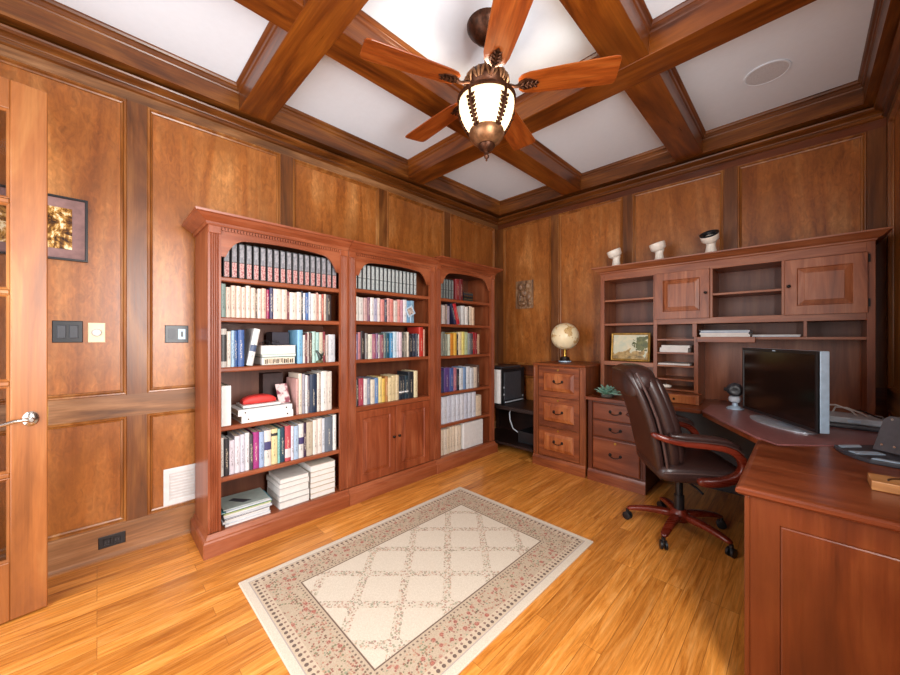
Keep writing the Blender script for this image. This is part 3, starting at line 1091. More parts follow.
# middle bookcase
row([('f0ece4', 26), ('e8e4de', 22), ('d0a8a4', 20), ('7a4a64', 14), ('f0ece8', 20), ('bcb8d0', 22), ('e8d8d0', 16), ('dc8c84', 20), ('26304a', 14), ('e0a8a0', 18), ('d88478', 20), ('dccfc4', 22), ('e09890', 18), ('c890a0', 16), ('ece8e8', 22), ('7cacd0', 28), ('8ab0c8', 22)],
    1.428, 2.045, 1.412, .185, .205, 'second shelf of ' + MBK, 'books on the second shelf of the bookcase with doors', seed=7)
row([('8a7ca0', 22), ('d0888c', 14), ('2c2024', 24), ('8a8684', 16), ('e4e0cc', 22), ('a86078', 20), ('7a5c80', 16), ('ece8e4', 10), ('8c4a58', 20), ('6c7c78', 14), ('1f5060', 22), ('3c88b8', 18), ('c8e0ec', 24), ('e8e4ee', 16), ('e0c8d0', 18), ('242226', 12), ('8c8478', 20), ('dcd0bc', 14), ('1e222c', 24), ('30384a', 20), ('3a3e4c', 16), ('dcd8d4', 8), ('c8382c', 30, .27), ('d4a088', 14, .25)],
    1.428, 2.175, 1.105, .195, .225, 'third shelf of ' + MBK, 'books on the third shelf of the bookcase with doors', seed=8)
row([('d8c8b0', 16), ('3c3034', 14), ('b84a5c', 30), ('ece8e4', 22), ('8890a4', 20), ('e8dcc8', 26), ('6c90c0', 26), ('f0d890', 24), ('e8c05c', 20), ('b87c40', 16), ('ecd8a8', 30), ('e4d0a0', 26), ('dcc8a0', 22), ('1c2430', 24, .205, 0, (.28, .34, 'f0f0f0')), ('22303c', 22, .205, 0, (.28, .34, 'f0f0f0')), ('1e3440', 26, .205, 0, (.28, .34, 'f0f0f0')), ('242a30', 40, .235), ('ecdcb0', 28, .24)],
    1.428, 2.08, .735, .195, .22, 'fourth shelf of ' + MBK, 'books on the fourth shelf of the bookcase with doors', seed=9)
# corner bookcase
row([('8a2a2c', 44, .215), ('6c1c22', 34, .22)], 2.585, 2.690, 1.662, .2, .22, 'top shelf of ' + RB, 'red volumes on the top shelf of the corner bookcase', seed=10)
row([('cfcac4', 22), ('a8a4a0', 20), ('d8c8c0', 24), ('8c7c74', 18), ('b0a4b4', 22)], 2.330, 2.500, 1.411, .18, .2, 'second shelf of ' + RB, 'books on the second shelf of the corner bookcase', seed=11)
book(2.567, .030, .215, .17, .372, 1.412, '2c2c4a', 'dark blue hardback leaning against red spine in the corner bookcase', 'books on the second shelf of the corner bookcase', tilt=-math.radians(17))
book(2.603, .042, .215, .17, .374, 1.412, 'c42430', 'bright red hardback leaning toward white spines in the corner bookcase', 'books on the second shelf of the corner bookcase', tilt=-math.radians(17))
row([('dcdcd8', 34), ('e8e4dc', 26), ('4a4844', 12), ('ecd8c0', 24), ('e8c8a8', 22)], 2.675, 2.870, 1.411, .185, .21, 'beyond the leaning pair, second shelf of ' + RB, 'books on the second shelf of the corner bookcase', seed=12)
row([('e4e0d8', 28), ('7c8074', 22), ('8c9484', 20), ('d4dcc4', 16), ('e09030', 26), ('e8b848', 20), ('3c3838', 16), ('ecdcb0', 24, 0, 0), ('e8d878', 20), ('c8d8a8', 26), ('8c9494', 20), ('4c4a50', 18), ('b42c34', 22), ('8c2028', 18), ('c8a080', 16)], 2.330, 2.960, 1.100, .21, .24, 'third shelf of ' + RB, 'books on the third shelf of the corner bookcase', seed=13)
row([('3c4468', 40), ('5c4484', 36), ('4a60a0', 26), ('c07888', 22), ('2c3040', 20), ('dfe6ec', 26), ('7c9cc4', 20), ('e8ecf0', 28), ('d4d8dc', 24), ('ecdcc8', 26), ('6a5248', 20)], 2.330, 2.960, .740, .21, .24, 'fourth shelf of ' + RB, 'books on the fourth shelf of the corner bookcase', seed=14)
bl = 'dde3ee'
row([(bl, 42), ('e2e7f0', 42), ('d6dcea', 42), ('dfe4ee', 42), (bl, 42), ('e4e8f0', 40), ('d2d9e8', 40), ('dde3ee', 40), ('e2e6f0', 40), ('e8d4b8', 60, .22)], 2.330, 2.985, .430, .262, .268, 'fifth shelf of ' + RB, 'white binders on the fifth shelf of the corner bookcase', seed=15, kind='binder', dep=.25, xj=.002)
row([('ece0cc', 36), ('e8dac4', 36), ('efe4d2', 36), ('e6d6bc', 36), ('ecdfc8', 36), ('e8d8c0', 36), ('efe2cc', 36), ('e4d4bc', 36)], 2.330, 2.665, .124, .245, .262, 'lowest shelf of ' + RB, 'cream files on the lowest shelf of the corner bookcase', seed=16, kind='file', dep=.24, xj=.01)

# dark gold-lined volumes lying behind the corner arch
for i, (h0, hx_) in enumerate((('dark green', '2a3a36'), ('black', '1e2224'), ('charcoal', '3a3c40'))):
    o = MB().box(.19, .358, 2.715, 2.86, 1.6628 + i * .032, 1.6628 + i * .032 + .031).build('book', book_mat(hx_, False))
    tag(o, h0 + ' book lying flat, ' + ('lowest', 'middle', 'topmost')[i] + ' of three beside the red volumes', 'book', 'flat books in the corner arch')
    MB().box(.19, .3595, 2.722, 2.853, 1.6628 + i * .032 + .022, 1.6628 + i * .032 + .026).build('title_band', BRASS, o)

# white box and knob in the corner bookcase
o = MB().box(.18, .395, 2.675, 2.985, .1248, .392).build('storage_box', WHITEP, bevel=.004)
tag(o, 'large plain white box beside cream files on the lowest corner shelf', 'box')


# lying piles ----------------------------------------------------------------
def lying(x0, x1, y0, y1, z, t, hexc, label, group, name='book', cat='book', pages=True, rot=0.0):
    o = thing(name, label, cat, ((x0 + x1) / 2, (y0 + y1) / 2, z), group, rz=rot)
    hx2, hy2 = (x1 - x0) / 2, (y1 - y0) / 2
    cv = min(.0025, t * .2)
    mt = book_mat(hexc, False)
    MB().box(-hx2, hx2, -hy2, hy2, .0, cv).build('cover', mt, o, world=False)
    MB().box(-hx2, hx2, -hy2, hy2, t - cv, t).build('cover', mt, o, world=False)
    MB().box(-hx2, -hx2 + .003, -hy2, hy2, cv, t - cv).build('spine', mt, o, world=False)
    MB().box(-hx2 + .0032, hx2 - .003, -hy2 + .002, hy2 - .002, cv + .0002, t - cv - .0002).build('pages', PAPER, o, world=False)
    return o


GC = 'flat pile on the third shelf of the six-shelf bookcase'
o = lying(.16, .372, .762, .975, 1.0978, .052, '8a7a66', 'tan book with cream title strip at the bottom of the flat pile, third shelf', GC)
MB().box(.3722, .3732, .775, .965, 1.105, 1.142).build('title_strip', PAPERC, o)['label'] = 'cream strip with dark lettering'
def title_bars():
    m = MB()
    y = .780
    rr_ = random.Random(9)
    while y < .955:
        w_ = .004 + .006 * rr_.random()
        z_ = 1.107 + .010 * rr_.random() * (rr_.random() > .5)
        m.box(.3733, .3738, y, y + w_, z_, 1.141 - .008 * rr_.random())
        y += w_ + .003 + .005 * rr_.random()
    return m


title_bars().build('title_lettering', book_mat('4a3c34', False), o)
lying(.165, .37, .765, .982, 1.1502, .018, '5aa898', 'thin teal book in the middle of the flat pile, third shelf', GC)
lying(.16, .373, .758, .978, 1.1686, .058, 'f0ece4', 'thick white book on top of the flat pile, third shelf', GC)
o = thing('reading_glasses', 'dark folded reading glasses on the flat pile of books', 'glasses', (.33, .83, 1.227))
m = MB()
for c in (.80, .86):
    m.tube([(.33 + .0, c + .024 * math.cos(k * math.pi / 8), 1.243 + .015 * math.sin(k * math.pi / 8)) for k in range(17)], .0022, 6)
m.build('rims', BLACKP, o, smooth=True)
for c in (.777, .883):
    MB().tube([(.33, c, 1.247), (.25, c + .01, 1.244), (.21, c + .015, 1.231)], .002, 6).build('temple', BLACKP, o, smooth=True)
o = MB().box(.12, .25, .865, .980, 1.2272, 1.318).build('keepsake_box', plain('navy_box', '241c2c', .5), bevel=.002)
tag(o, 'dark purple box on the flat pile, beside light blue spine', 'box')

# little figurine on the third shelf
fg = thing('bird_figurine', 'small dark green figurine standing before cream and mint books', 'figurine', (.383, 1.15, 1.0975))
DG = plain('dark_green_glaze', '24302a', .35, 0, .2, scale=60)
MB().lathe([(.026, 0), (.028, .006), (.022, .014), (.008, .02)], (.37, 1.15, 1.0978), 16).build('figurine_base', plain('olive_base', '5a5a40', .5), fg, smooth=True)
MB().tube([(.37, 1.15, 1.11), (.37, 1.155, 1.13), (.37, 1.147, 1.15), (.37, 1.136, 1.168), (.37, 1.128, 1.182), (.37, 1.118, 1.184)], [.012, .018, .016, .010, .010, .003], 10).build('figurine_body', DG, fg, smooth=True)
MB().tube([(.37, 1.155, 1.14), (.37, 1.172, 1.155), (.37, 1.182, 1.175)], [.010, .008, .002], 8).build('figurine_tail', DG, fg, smooth=True)

# fourth shelf: binders and red pouch
def binder(y0, y1, x0, x1, z0, z1, label, lying_=True):
    o = thing('ring_binder', label, 'binder', ((x0 + x1) / 2, (y0 + y1) / 2, z0), 'white binders on the fourth shelf')
    if lying_:
        MB().box(x0, x1, y0, y1, z0, z0 + .003).build('cover', WHITEP, o)
        MB().box(x0, x1, y0, y1, z1 - .003, z1).build('cover', WHITEP, o)
        MB().box(x1 - .003, x1, y0, y1, z0 + .0031, z1 - .0031).build('spine', WHITEP, o)
        MB().box(x0 + .01, x1 - .02, y0 + .01, y1 - .006, z0 + .004, z1 - .008).build('pages', PAPERC, o)
        for q in (.12, .88):
            yy = y0 + (y1 - y0) * q
            L = [[(x1 + h, yy + .005 * math.cos(i * math.pi / 5), (z0 + z1) / 2 + .005 * math.sin(i * math.pi / 5)) for i in range(10)] for h in (0.0001, .0015)]
            MB().loops(L).build('rivet', NICKEL, o)
    else:
        MB().box(x0, x1, y0, y0 + .003, z0, z1).build('cover', WHITEP, o)
        MB().box(x0, x1, y1 - .003, y1, z0, z1).build('cover', WHITEP, o)
        MB().box(x1 - .003, x1, y0 + .0031, y1 - .0031, z0, z1).build('spine', WHITEP, o)
        MB().box(x0 + .01, x1 - .02, y0 + .004, y1 - .006, z0 + .006, z1 - .006).build('pages', PAPERC, o)
    return o


binder(.532, .582, .14, .385, .7408, .985, 'white ring binder standing alone at the end of the fourth shelf', False)
binder(.640, .955, .15, .388, .7408, .785, 'white ring binder at the bottom of the flat pile, fourth shelf')
binder(.622, .950, .14, .384, .7856, .825, 'white ring binder second from the bottom of the flat pile, fourth shelf')
o = thing('notebook', 'white notebook under the red pouch on the fourth shelf', 'notebook', (.27, .77, .8252))
MB().box(.19, .36, .655, .885, .8256, .829).build('cover', GREYP, o)
MB().box(.192, .358, .657, .883, .8291, .844).build('pages', PAPER, o)
m = MB()
L = []
for k in range(13):
    a = k / 12
    yy = .665 + .20 * a
    s = math.sin(math.pi * min(1, max(0.0, a))) ** .35 if 0 < a < 1 else .25
    wx = .055 * (.55 + .45 * s)
    hz_ = .028 * (.35 + .65 * s)
    L.append([(.29 + wx * math.copysign(abs(math.cos(t)) ** .6, math.cos(t)), yy, .8442 + hz_ * .98 + hz_ * math.copysign(abs(math.sin(t)) ** .6, math.sin(t))) for t in [2 * math.pi * i / 16 for i in range(16)]])
m.loops(L)
o = m.build('zip_pouch', plain('red_fabric', 'd83a34', .6), smooth=True)
tag(o, 'bright red zip pouch on top of the white notebook and binders', 'pouch')
o = MB().box(.05, .137, .84, .978, .7408, 1.02).build('storage_box', plain('dark_brown_box', '3a2624', .6), bevel=.002)
tag(o, 'tall dark brown box behind the red pouch on the fourth shelf', 'box')
o = MB().add([(.32, .885, .8262), (.32, .962, .8262), (.245, .962, .95), (.245, .885, .95), (.322, .885, .8276), (.322, .962, .8276), (.247, .962, .9514), (.247, .885, .9514)], [(0, 1, 2, 3), (4, 7, 6, 5), (0, 4, 5, 1), (2, 6, 7, 3), (0, 3, 7, 4), (1, 5, 6, 2)]).build('greeting_card', patterned('pink_card', '8a4a56', 'e8d0cc', 25))
tag(o, 'pink and white card propped up against the dark brown box', 'card')

# bottom shelf: magazines and paper stacks
GM = 'magazines on the lowest shelf of the six-shelf bookcase'
zz = .1248
mags = [('e8e8ea', .014, 'white'), ('dfe4ea', .012, 'pale grey'), ('f0f0ee', .013, 'white'), ('3c4866', .008, 'dark blue'), ('c8d0dc', .010, 'pale blue'), ('e6e8ec', .014, 'pale grey'), ('b8c850', .006, 'lime green'), ('2f8a9a', .007, 'teal'), ('d8e4ee', .008, 'pale blue'), ('a9b4ac', .007, 'grey green')]
for i, (hx_, t, cn) in enumerate(mags):
    j = random.Random(i * 3 + 1)
    o = lying(.165 + j.random() * .02, .378 + j.random() * .012, .535 + j.random() * .02, .805 + j.random() * .02, zz, t, hx_, '%s magazine, %s from the bottom of the floor-level magazine pile' % (cn, ORD[i]), GM, 'magazine', 'magazine', rot=(j.random() - .5) * .08)
    zz += t + .0003
o = MB().add([(.25, .60, zz + .0002), (.34, .66, zz + .0002), (.335, .71, zz + .0002), (.23, .63, zz + .0002), (.25, .60, zz + .0012), (.34, .66, zz + .0012), (.335, .71, zz + .0012), (.23, .63, zz + .0012)], [(0, 1, 2, 3), (4, 7, 6, 5), (0, 4, 5, 1), (1, 5, 6, 2), (2, 6, 7, 3), (3, 7, 4, 0)]).build('bookmark', GREYP)
tag(o, 'dark slip of card lying on the top magazine', 'bookmark')
GP = 'paper stacks on the lowest shelf of the six-shelf bookcase'
zz = .1248
for i, t in enumerate((.045, .038, .050, .034, .030)):
    j = random.Random(i + 40)
    hx_ = ('c8c4be', 'bdb8b2', 'cfccc6', 'c2beb8', 'd8d4cc')[i]
    lying(.14 + j.random() * .03, .385 + j.random() * .008, .862 + j.random() * .012, 1.062 + j.random() * .008, zz, t, hx_, 'thick white catalogue, %s from the bottom of the middle floor-level pile' % ORD[i], GP, 'catalogue', 'catalogue', rot=(j.random() - .5) * .05)
    zz += t + .0003
zz = .1248
for i, t in enumerate((.036, .040, .034, .042, .036, .046)):
    j = random.Random(i + 60)
    hx_ = ('cdbfa6', 'd6c8b0', 'c8b89e', 'd4c6ae', 'ccbda4', 'dcd2c0')[i]
    lying(.14 + j.random() * .02, .388 + j.random() * .004, 1.078, 1.260 + j.random() * .004, zz, t, hx_, 'cream bound journal, %s from the bottom of the floor-level pile' % ORD[i], GP, 'journal', 'journal')
    zz += t + .0003

# small silver photo stand in the middle bookcase
o = thing('photo_stand', 'small silver angular picture stand in front of blue books, second shelf', 'picture', (.385, 1.99, 1.4125))
cy_, cz_ = 1.985, 1.515
m = MB()
P_ = lambda a, b, h: (.377 + h, cy_ + a * math.cos(.5) - b * math.sin(.5), cz_ + a * math.sin(.5) + b * math.cos(.5))
m.ring(P_, -.042, .042, -.042, .042, [(0, 0), (0, .008), (.010, .010), (.012, .006)], cap0=True)
m.build('silver_frame', SILVER, o)
MB().ring(P_, -.030, .030, -.030, .030, [(0, .0062), (0, .0068)]).build('photo_print', patterned('tiny_photo', '7a6a64', 'c8b8ac', 60), o)
MB().tube([(.381, cy_, 1.4125), (.381, cy_, 1.47)], .004, 8).build('stand_post', SILVER, o)

# ------------------------------------------------------------------ printer stand and printer
ps = thing('printer_stand', 'low dark wooden stand holding the printer in the corner', 'stand', (.66, 3.45, 0))
MB().box(.05, .905, 3.19, 3.725, .478, .52).build('stand_top', STANDW_KNEESHADE, ps, .003)
MB().box(.07, .885, 3.20, 3.72, .085, .112).build('lower_shelf', STANDW_KNEESHADE, ps, .003)
MB().box(.10, .86, 3.700, 3.715, .1125, .4775).build('back_panel', STANDW_KNEESHADE, ps)
for x in (.06, .855):
    for y in (3.42, 3.66):
        MB().box(x, x + .04, y, y + .04, .0005, .478).build('leg', STANDW_KNEESHADE, ps, .002)
# printer: front faces -y
pr_ = thing('printer', 'black printer with a white front on the low dark stand', 'printer', (.31, 3.45, .521))
MB().box(.305, .458, 3.235, 3.70, .5215, .925).build('body', BLACKP, pr_, .008)
MB().box(.160, .3049, 3.235, 3.70, .535, .92).build('side_cover', BLACKP, pr_, .006)
MB().box(.19, .456, 3.212, 3.2345, .53, .915).build('front_panel', WHITEP, pr_, .006)
MB().box(.4582, .464, 3.28, 3.62, .56, .88).build('side_panel', GREYP, pr_, .004)
MB().box(.22, .43, 3.28, 3.66, .9255, .940).build('scanner_lid', GREYP, pr_, .006)
MB().box(.4582, .470, 3.30, 3.66, .532, .545).build('paper_tray', PALEGREY, pr_, .002)
for z in (.62, .70, .57):
    MB().box(.4645, .467, 3.265 if z > .6 else 3.64, 3.282 if z > .6 else 3.66, z, z + .02).build('button', PALEGREY, pr_)
bx = thing('power_adapter', 'dark box with pale cable on the lower shelf of printer stand', 'adapter', (.6, 3.4, .113))
MB().box(.62, .83, 3.32, 3.60, .1125, .24).build('housing', BLACKP, bx, .006)
MB().tube([(.62, 3.36, .2), (.57, 3.30, .26), (.55, 3.27, .36), (.53, 3.29, .43), (.53, 3.32, .476)], .006, 8).build('cable', PALEGREY, bx, smooth=True)

# ------------------------------------------------------------------ file cabinet
def bail_pull(P, a, b, parent, h0, w=.085):
    pts = []
    for k in range(13):
        t = -1 + k / 6
        pts.append(P(a + t * w / 2 * (1 - .12 * math.cos(t * math.pi)), b - .016 * (1 - t * t) + .0, h0 + .020 - .008 * t * t))
    m = MB().tube(pts, .0036, 8)
    for s in (-1, 1):
        L = [[P(a + s * w / 2 + r * math.cos(i * math.pi / 6), b + .004 + r * 1.1 * math.sin(i * math.pi / 6), h0 + hh) for i in range(12)] for r, hh in ((.013, 0.0002), (.012, .004), (.006, .006), (.005, .016))]
        m.loops(L)
    return m.build('handle', BLACKMETAL, parent, smooth=True)


fc = thing('file_cabinet', 'tall cherry file cabinet of three raised-panel drawers with globe on top', 'cabinet', (1.19, 3.45, 0))
x0, x1, yf, yb, zt = .925, 1.468, 3.150, 3.725, 1.0
MB().box(x0 + .005, x1 - .005, yf + .012, yb, .0008, zt).build('body', FC_Z, fc, .002)
L = []
for d, z in ((0.0, zt + .0002), (.008, zt + .004), (.010, zt + .012), (.006, zt + .02), (0.002, zt + .024)):
    L.append([(x0 - d * .4, yf - d, z), (x1 + d * .4, yf - d, z), (x1 + d * .4, yb, z), (x0 - d * .4, yb, z)])
MB().loops(L).build('cabinet_top', FC_X, fc)
for s0, s1 in ((x0, x0 + .055), (x1 - .055, x1)):
    m = MB().ring(PNY(yf + .012), s0, s1, .105, zt - .001, [(0, 0), (0, .012), (.012, .012), (.016, .009)], cap0=True)
    m.build('corner_post', FC_Z, fc)
L = []
for d, z in ((.014, .0008), (.014, .078), (.008, .090), (.004, .102), (.0, .104)):
    L.append([(x0 - d * .2, yf - d, z), (x1 + d * .2, yf - d, z), (x1 + d * .2, yf + .0115, z), (x0 - d * .2, yf + .0115, z)])
MB().loops(L).build('plinth', FC_X, fc)
for k, (b0, b1) in enumerate(((.70, .985), (.405, .69), (.115, .395))):
    d = raised_door(PNY(yf + .012), x0 + .06, x1 - .06, b0, b1, fc, FC_X, None, .05, .014, PINE_Z, 'raised_panel', 'drawer')
    bail_pull(PNY(yf + .012), (x0 + x1) / 2, (b0 + b1) / 2 + .006, d, .0155)
    L = [[(((x0 + x1) / 2) + .010 * math.cos(i * math.pi / 6), yf - .0022 - h, b1 - .022 + .010 * math.sin(i * math.pi / 6)) for i in range(12)] for h in (.0, .004)]
    MB().loops(L).build('lock', BRASS, d)

# globe
gl = thing('globe', 'cream desk globe on a dark stand on the file cabinet', 'globe', (1.12, 3.44, 1.0245))


def globe_mat():
    t = NT('antique_globe')
    v = t.coord('Object', (1, 1, 1), loc=(.3, .1, .2))
    f, _ = t.noise(v, 11.0, 5.0, .5)
    f2, _ = t.noise(v, 40.0, 2.0)
    land = t.ramp(f2, [(.3, lin('b98a4e')), (.5, lin('d8b882')), (.7, lin('a9823f'))])
    col = t.mix(t.math('GREATER_THAN', f, .54), lin('f0dfb6'), land)
    t.base(col, .35)
    return t.m


m = MB()
n = 28
L = []
for i in range(1, 20):
    a = math.pi * i / 20
    L.append([(1.12 + .14 * math.sin(a) * math.cos(2 * math.pi * k / n), 3.44 + .14 * math.sin(a) * math.sin(2 * math.pi * k / n), 1.292 + .14 * math.cos(a)) for k in range(n)])
m.loops(L)
m.build('globe_ball', globe_mat(), gl, smooth=True)
MB().lathe([(.062, .0), (.062, .010), (.050, .022), (.045, .05), (.020, .06)], (1.12, 3.44, 1.025), 24).build('globe_base', plain('dark_globe_base', '2c2420', .35, .4), gl, smooth=True)
MB().lathe([(.016, .0), (.014, .03), (.018, .07)], (1.12, 3.44, 1.0851), 16).build('globe_post', BRASS, gl, smooth=True)
MB().lathe([(.0635, .0), (.0635, .012)], (1.12, 3.44, 1.028), 24, False).build('base_band', SILVER, gl, smooth=True)

# ------------------------------------------------------------------ drawer pedestal
pd = thing('drawer_pedestal', 'cherry desk pedestal of three drawers beneath the hutch, beside file cabinet', 'cabinet', (1.73, 3.45, 0))
x0, x1, yf, yb, zt = 1.494, 1.965, 3.150, 3.72, .722
MB().box(x0 + .004, x1 - .004, yf + .012, yb, .0008, zt).build('body', DK_Z, pd, .002)
for s0, s1 in ((x0, x0 + .035), (x1 - .035, x1)):
    MB().ring(PNY(yf + .012), s0, s1, .105, zt - .001, [(0, 0), (0, .012), (.008, .012), (.012, .009)], cap0=True).build('corner_post', DK_Z, pd)
L = []
for d, z in ((.014, .0008), (.014, .078), (.008, .090), (.004, .102), (.0, .104)):
    L.append([(x0 - d * .2, yf - d, z), (x1 + d * .2, yf - d, z), (x1 + d * .2, yf + .0115, z), (x0 - d * .2, yf + .0115, z)])
MB().loops(L).build('plinth', DK_X, pd)
for k, (b0, b1) in enumerate(((.555, .70), (.405, .545), (.115, .395))):
    d = MB().ring(PNY(yf + .012), x0 + .04, x1 - .04, b0, b1, [(0, .0), (0, .010), (.004, .014), (.010, .016)], cap0=True).build('drawer', DK_X, pd)
    bail_pull(PNY(yf + .012), (x0 + x1) / 2, (b0 + b1) / 2 + .004, d, .016)
    if k == 2:
        L = [[(((x0 + x1) / 2) + .010 * math.cos(i * math.pi / 6), yf - .0042 - h, b1 - .03 + .010 * math.sin(i * math.pi / 6)) for i in range(12)] for h in (.0, .004)]
        MB().loops(L).build('lock', BRASS, d)

# ------------------------------------------------------------------ desk worktop (left run), burgundy corner top
dw = thing('desk_worktop', 'cherry worktop over the drawer pedestal carrying the tall hutch', 'desk', (2.3, 3.5, 0))
poly = [(1.486, 3.105), (2.35, 3.105), (2.36, 3.345), (2.44, 3.405), (3.248, 3.405), (3.248, 3.724), (1.486, 3.724)]
MB().prism(poly, PZ(0), .7235, .752).build('worktop', DK_X, dw, .004)
MB().box(1.985, 3.248, 3.68, 3.712, .0008, .723).build('modesty_panel', STANDW_KNEESHADE, dw)  # near-black: knee-hole shade put into the panel's colour

ct = thing('corner_desktop', 'burgundy laminate top set across the desk corner under the monitor', 'desktop', (2.85, 2.95, .0))
poly = [(2.365, 3.02), (2.695, 2.43), (2.782, 2.325), (3.247, 2.738), (3.247, 3.402), (2.444, 3.402), (2.366, 3.34)]
MB().prism(poly, PZ(0), .752, .764).build('laminate_top', MAUVE, ct, .003)
MB().prism([(2.37, 3.02), (2.70, 2.436), (2.782, 2.33), (3.245, 2.742), (3.245, 3.40), (2.446, 3.40), (2.37, 3.338)], PZ(0), .724, .7519).build('substrate', DK_X, ct)
MB().box(3.215, 3.244, 2.76, 3.39, .0008, .7238).build('support_panel', STANDW_KNEESHADE, ct)  # colour darkened to carry the shade under the desk corner

# ------------------------------------------------------------------ return desk (near)
rd = thing('desk_return', 'cherry desk return with a framed end panel facing the doorway', 'desk', (3.0, 2.0, 0))
X0, X1, Y0, Y1 = 2.722, 3.247, 1.602, 2.30
L = []
for d, z in ((.0, .7285), (.012, .733), (.020, .741), (.020, .752), (.012, .758), (.0, .760)):
    L.append([(X0 - d, Y0 - d, z), (X1, Y0 - d, z), (X1, 2.728, z), (2.784, 2.316, z), (X0 - d * .9, 2.392, z)])
MB().loops(L).build('worktop', DK_X, rd)
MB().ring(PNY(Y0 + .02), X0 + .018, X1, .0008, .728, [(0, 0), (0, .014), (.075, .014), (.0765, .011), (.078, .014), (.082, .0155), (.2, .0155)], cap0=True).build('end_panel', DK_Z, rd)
MB().box(X0 + .002, X0 + .0175, Y0 + .004, Y0 + .03, .0008, .728).build('corner_post', DK_Z, rd, .003)
MB().box(X0 + .004, X0 + .024, Y0 + .032, Y1 - .01, .0008, .728).build('side_panel', STANDW_KNEESHADE, rd, .002)  # knee-hole shade painted in as a near-black colour
MB().box(X0 + .025, X1, Y1 - .04, Y1 - .012, .0008, .728).build('rear_panel', STANDW_KNEESHADE, rd)  # dark colour stands for shade under the return

# ------------------------------------------------------------------ hutch
hu = thing('desk_hutch', 'tall cherry desk hutch with two panel doors and open shelves', 'hutch', (2.35, 3.6, .753))
HX0, HX1, HF, HB = 1.490, 3.190, 3.430, 3.734
Z0, ZT = .7528, 1.945


def hb(name, x0, x1, z0, z1, y0=HF, y1=HB - .009, mat=HU_Z, bevel=.0015):
    return MB().box(x0, x1, y0, y1, z0, z1).build(name, mat, hu, bevel)


hb('side_panel', HX0, HX0 + .036, Z0, 1.885)
hb('side_panel', HX1 - .036, HX1, .7645 if HF < 3.40 else Z0, 1.885)
MB().box(HX0, HX1, HB - .0088, HB, Z0, 1.28).build('back_panel', HU_Z, hu)
MB().box(HX0, HX1, HB - .0088, HB, 1.2802, 1.885).build('back_panel', CHD_Z, hu)['label'] = 'upper back panel with cubby shade in its colour'  # darker wood than below: shade inside the cubbies put into the colour
hb('divider', 1.947, 1.976, Z0, 1.822)
hb('divider', 2.338, 2.366, 1.44, 1.822)
hb('divider', 2.762, 2.792, 1.44, 1.822)
hb('divider', 2.243, 2.272, Z0, 1.285)
hb('top_rail', HX0 + .036, HX1 - .036, 1.822, 1.885, mat=HU_X)
hb('middle_rail', 1.976, HX1 - .036, 1.392, 1.44, mat=HU_X)
hb('shelf', HX0 + .036, 1.947, 1.618, 1.634, HF + .006, mat=HU_X)
hb('shelf', HX0 + .036, 1.947, 1.392, 1.412, HF + .006, mat=HU_X)
hb('shelf', HX0 + .036, 1.947, 1.020, 1.058, mat=HU_X)
hb('shelf', 2.366, 2.762, 1.612, 1.628, HF + .006, mat=HU_X)
hb('shelf', 2.272, HX1 - .036, 1.266, 1.284, HF + .004, mat=HU_X)
hb('divider', 2.232, 2.262, 1.285, 1.392)
hb('divider', 2.872, 2.890, 1.284, 1.392)
for z in (1.268, 1.155, 1.046, .932, .846):
    hb('pigeonhole_shelf', 1.976, 2.243, z - .014, z, HF + .004, mat=HU_X)
MB().box(2.272, 2.625, HF - .05, HF + .0035, 1.243, 1.284).build('pencil_ledge', HU_X, hu, .003)
# cornice with a return at both ends
L = []
for d, z in ((.0, 1.8852), (.006, 1.890), (.008, 1.898), (.024, 1.906), (.050, 1.930), (.062, 1.936), (.064, ZT), (.0, ZT)):
    L.append([(HX0 - d, HB, z), (HX0 - d, HF - d, z), (HX1 + d, HF - d, z), (HX1 + d, HB, z)])
MB().loops(L).build('cornice', HU_X, hu)
d1 = raised_door(PNY(HF - .0005), 1.962, 2.348, 1.436, 1.826, hu, HUP, (2.325, 1.635), .062)
d2 = raised_door(PNY(HF - .0005), 2.778, 3.158, 1.436, 1.818, hu, HUP, (2.80, 1.635), .062)
for d_, x in ((d2, 3.160),):
    for z in (1.50, 1.78):
        MB().box(x, x + .008, HF - .012, HF - .001, z - .025, z + .025).build('hinge', BLACKMETAL, d_)
# little drawer unit standing on the desk below the pigeonholes
dr = MB().box(1.978, 2.300, 3.290, 3.4295, Z0, .828).build('drawer_case', HU_X, hu, .003)
fd = MB().ring(PNY(3.290), 1.99, 2.285, .7575, .820, [(0, .0005), (0, .008), (.004, .010)], cap0=True).build('drawer', PINE_Z, hu)
L = [[(2.138 + r * math.cos(i * math.pi / 6), 3.280 - h, .79 + r * math.sin(i * math.pi / 6)) for i in range(12)] for r, h in ((.005, 0), (.005, .008), (.009, .012), (.005, .017))]
MB().loops(L).build('knob', BLACKMETAL, fd, smooth=True)

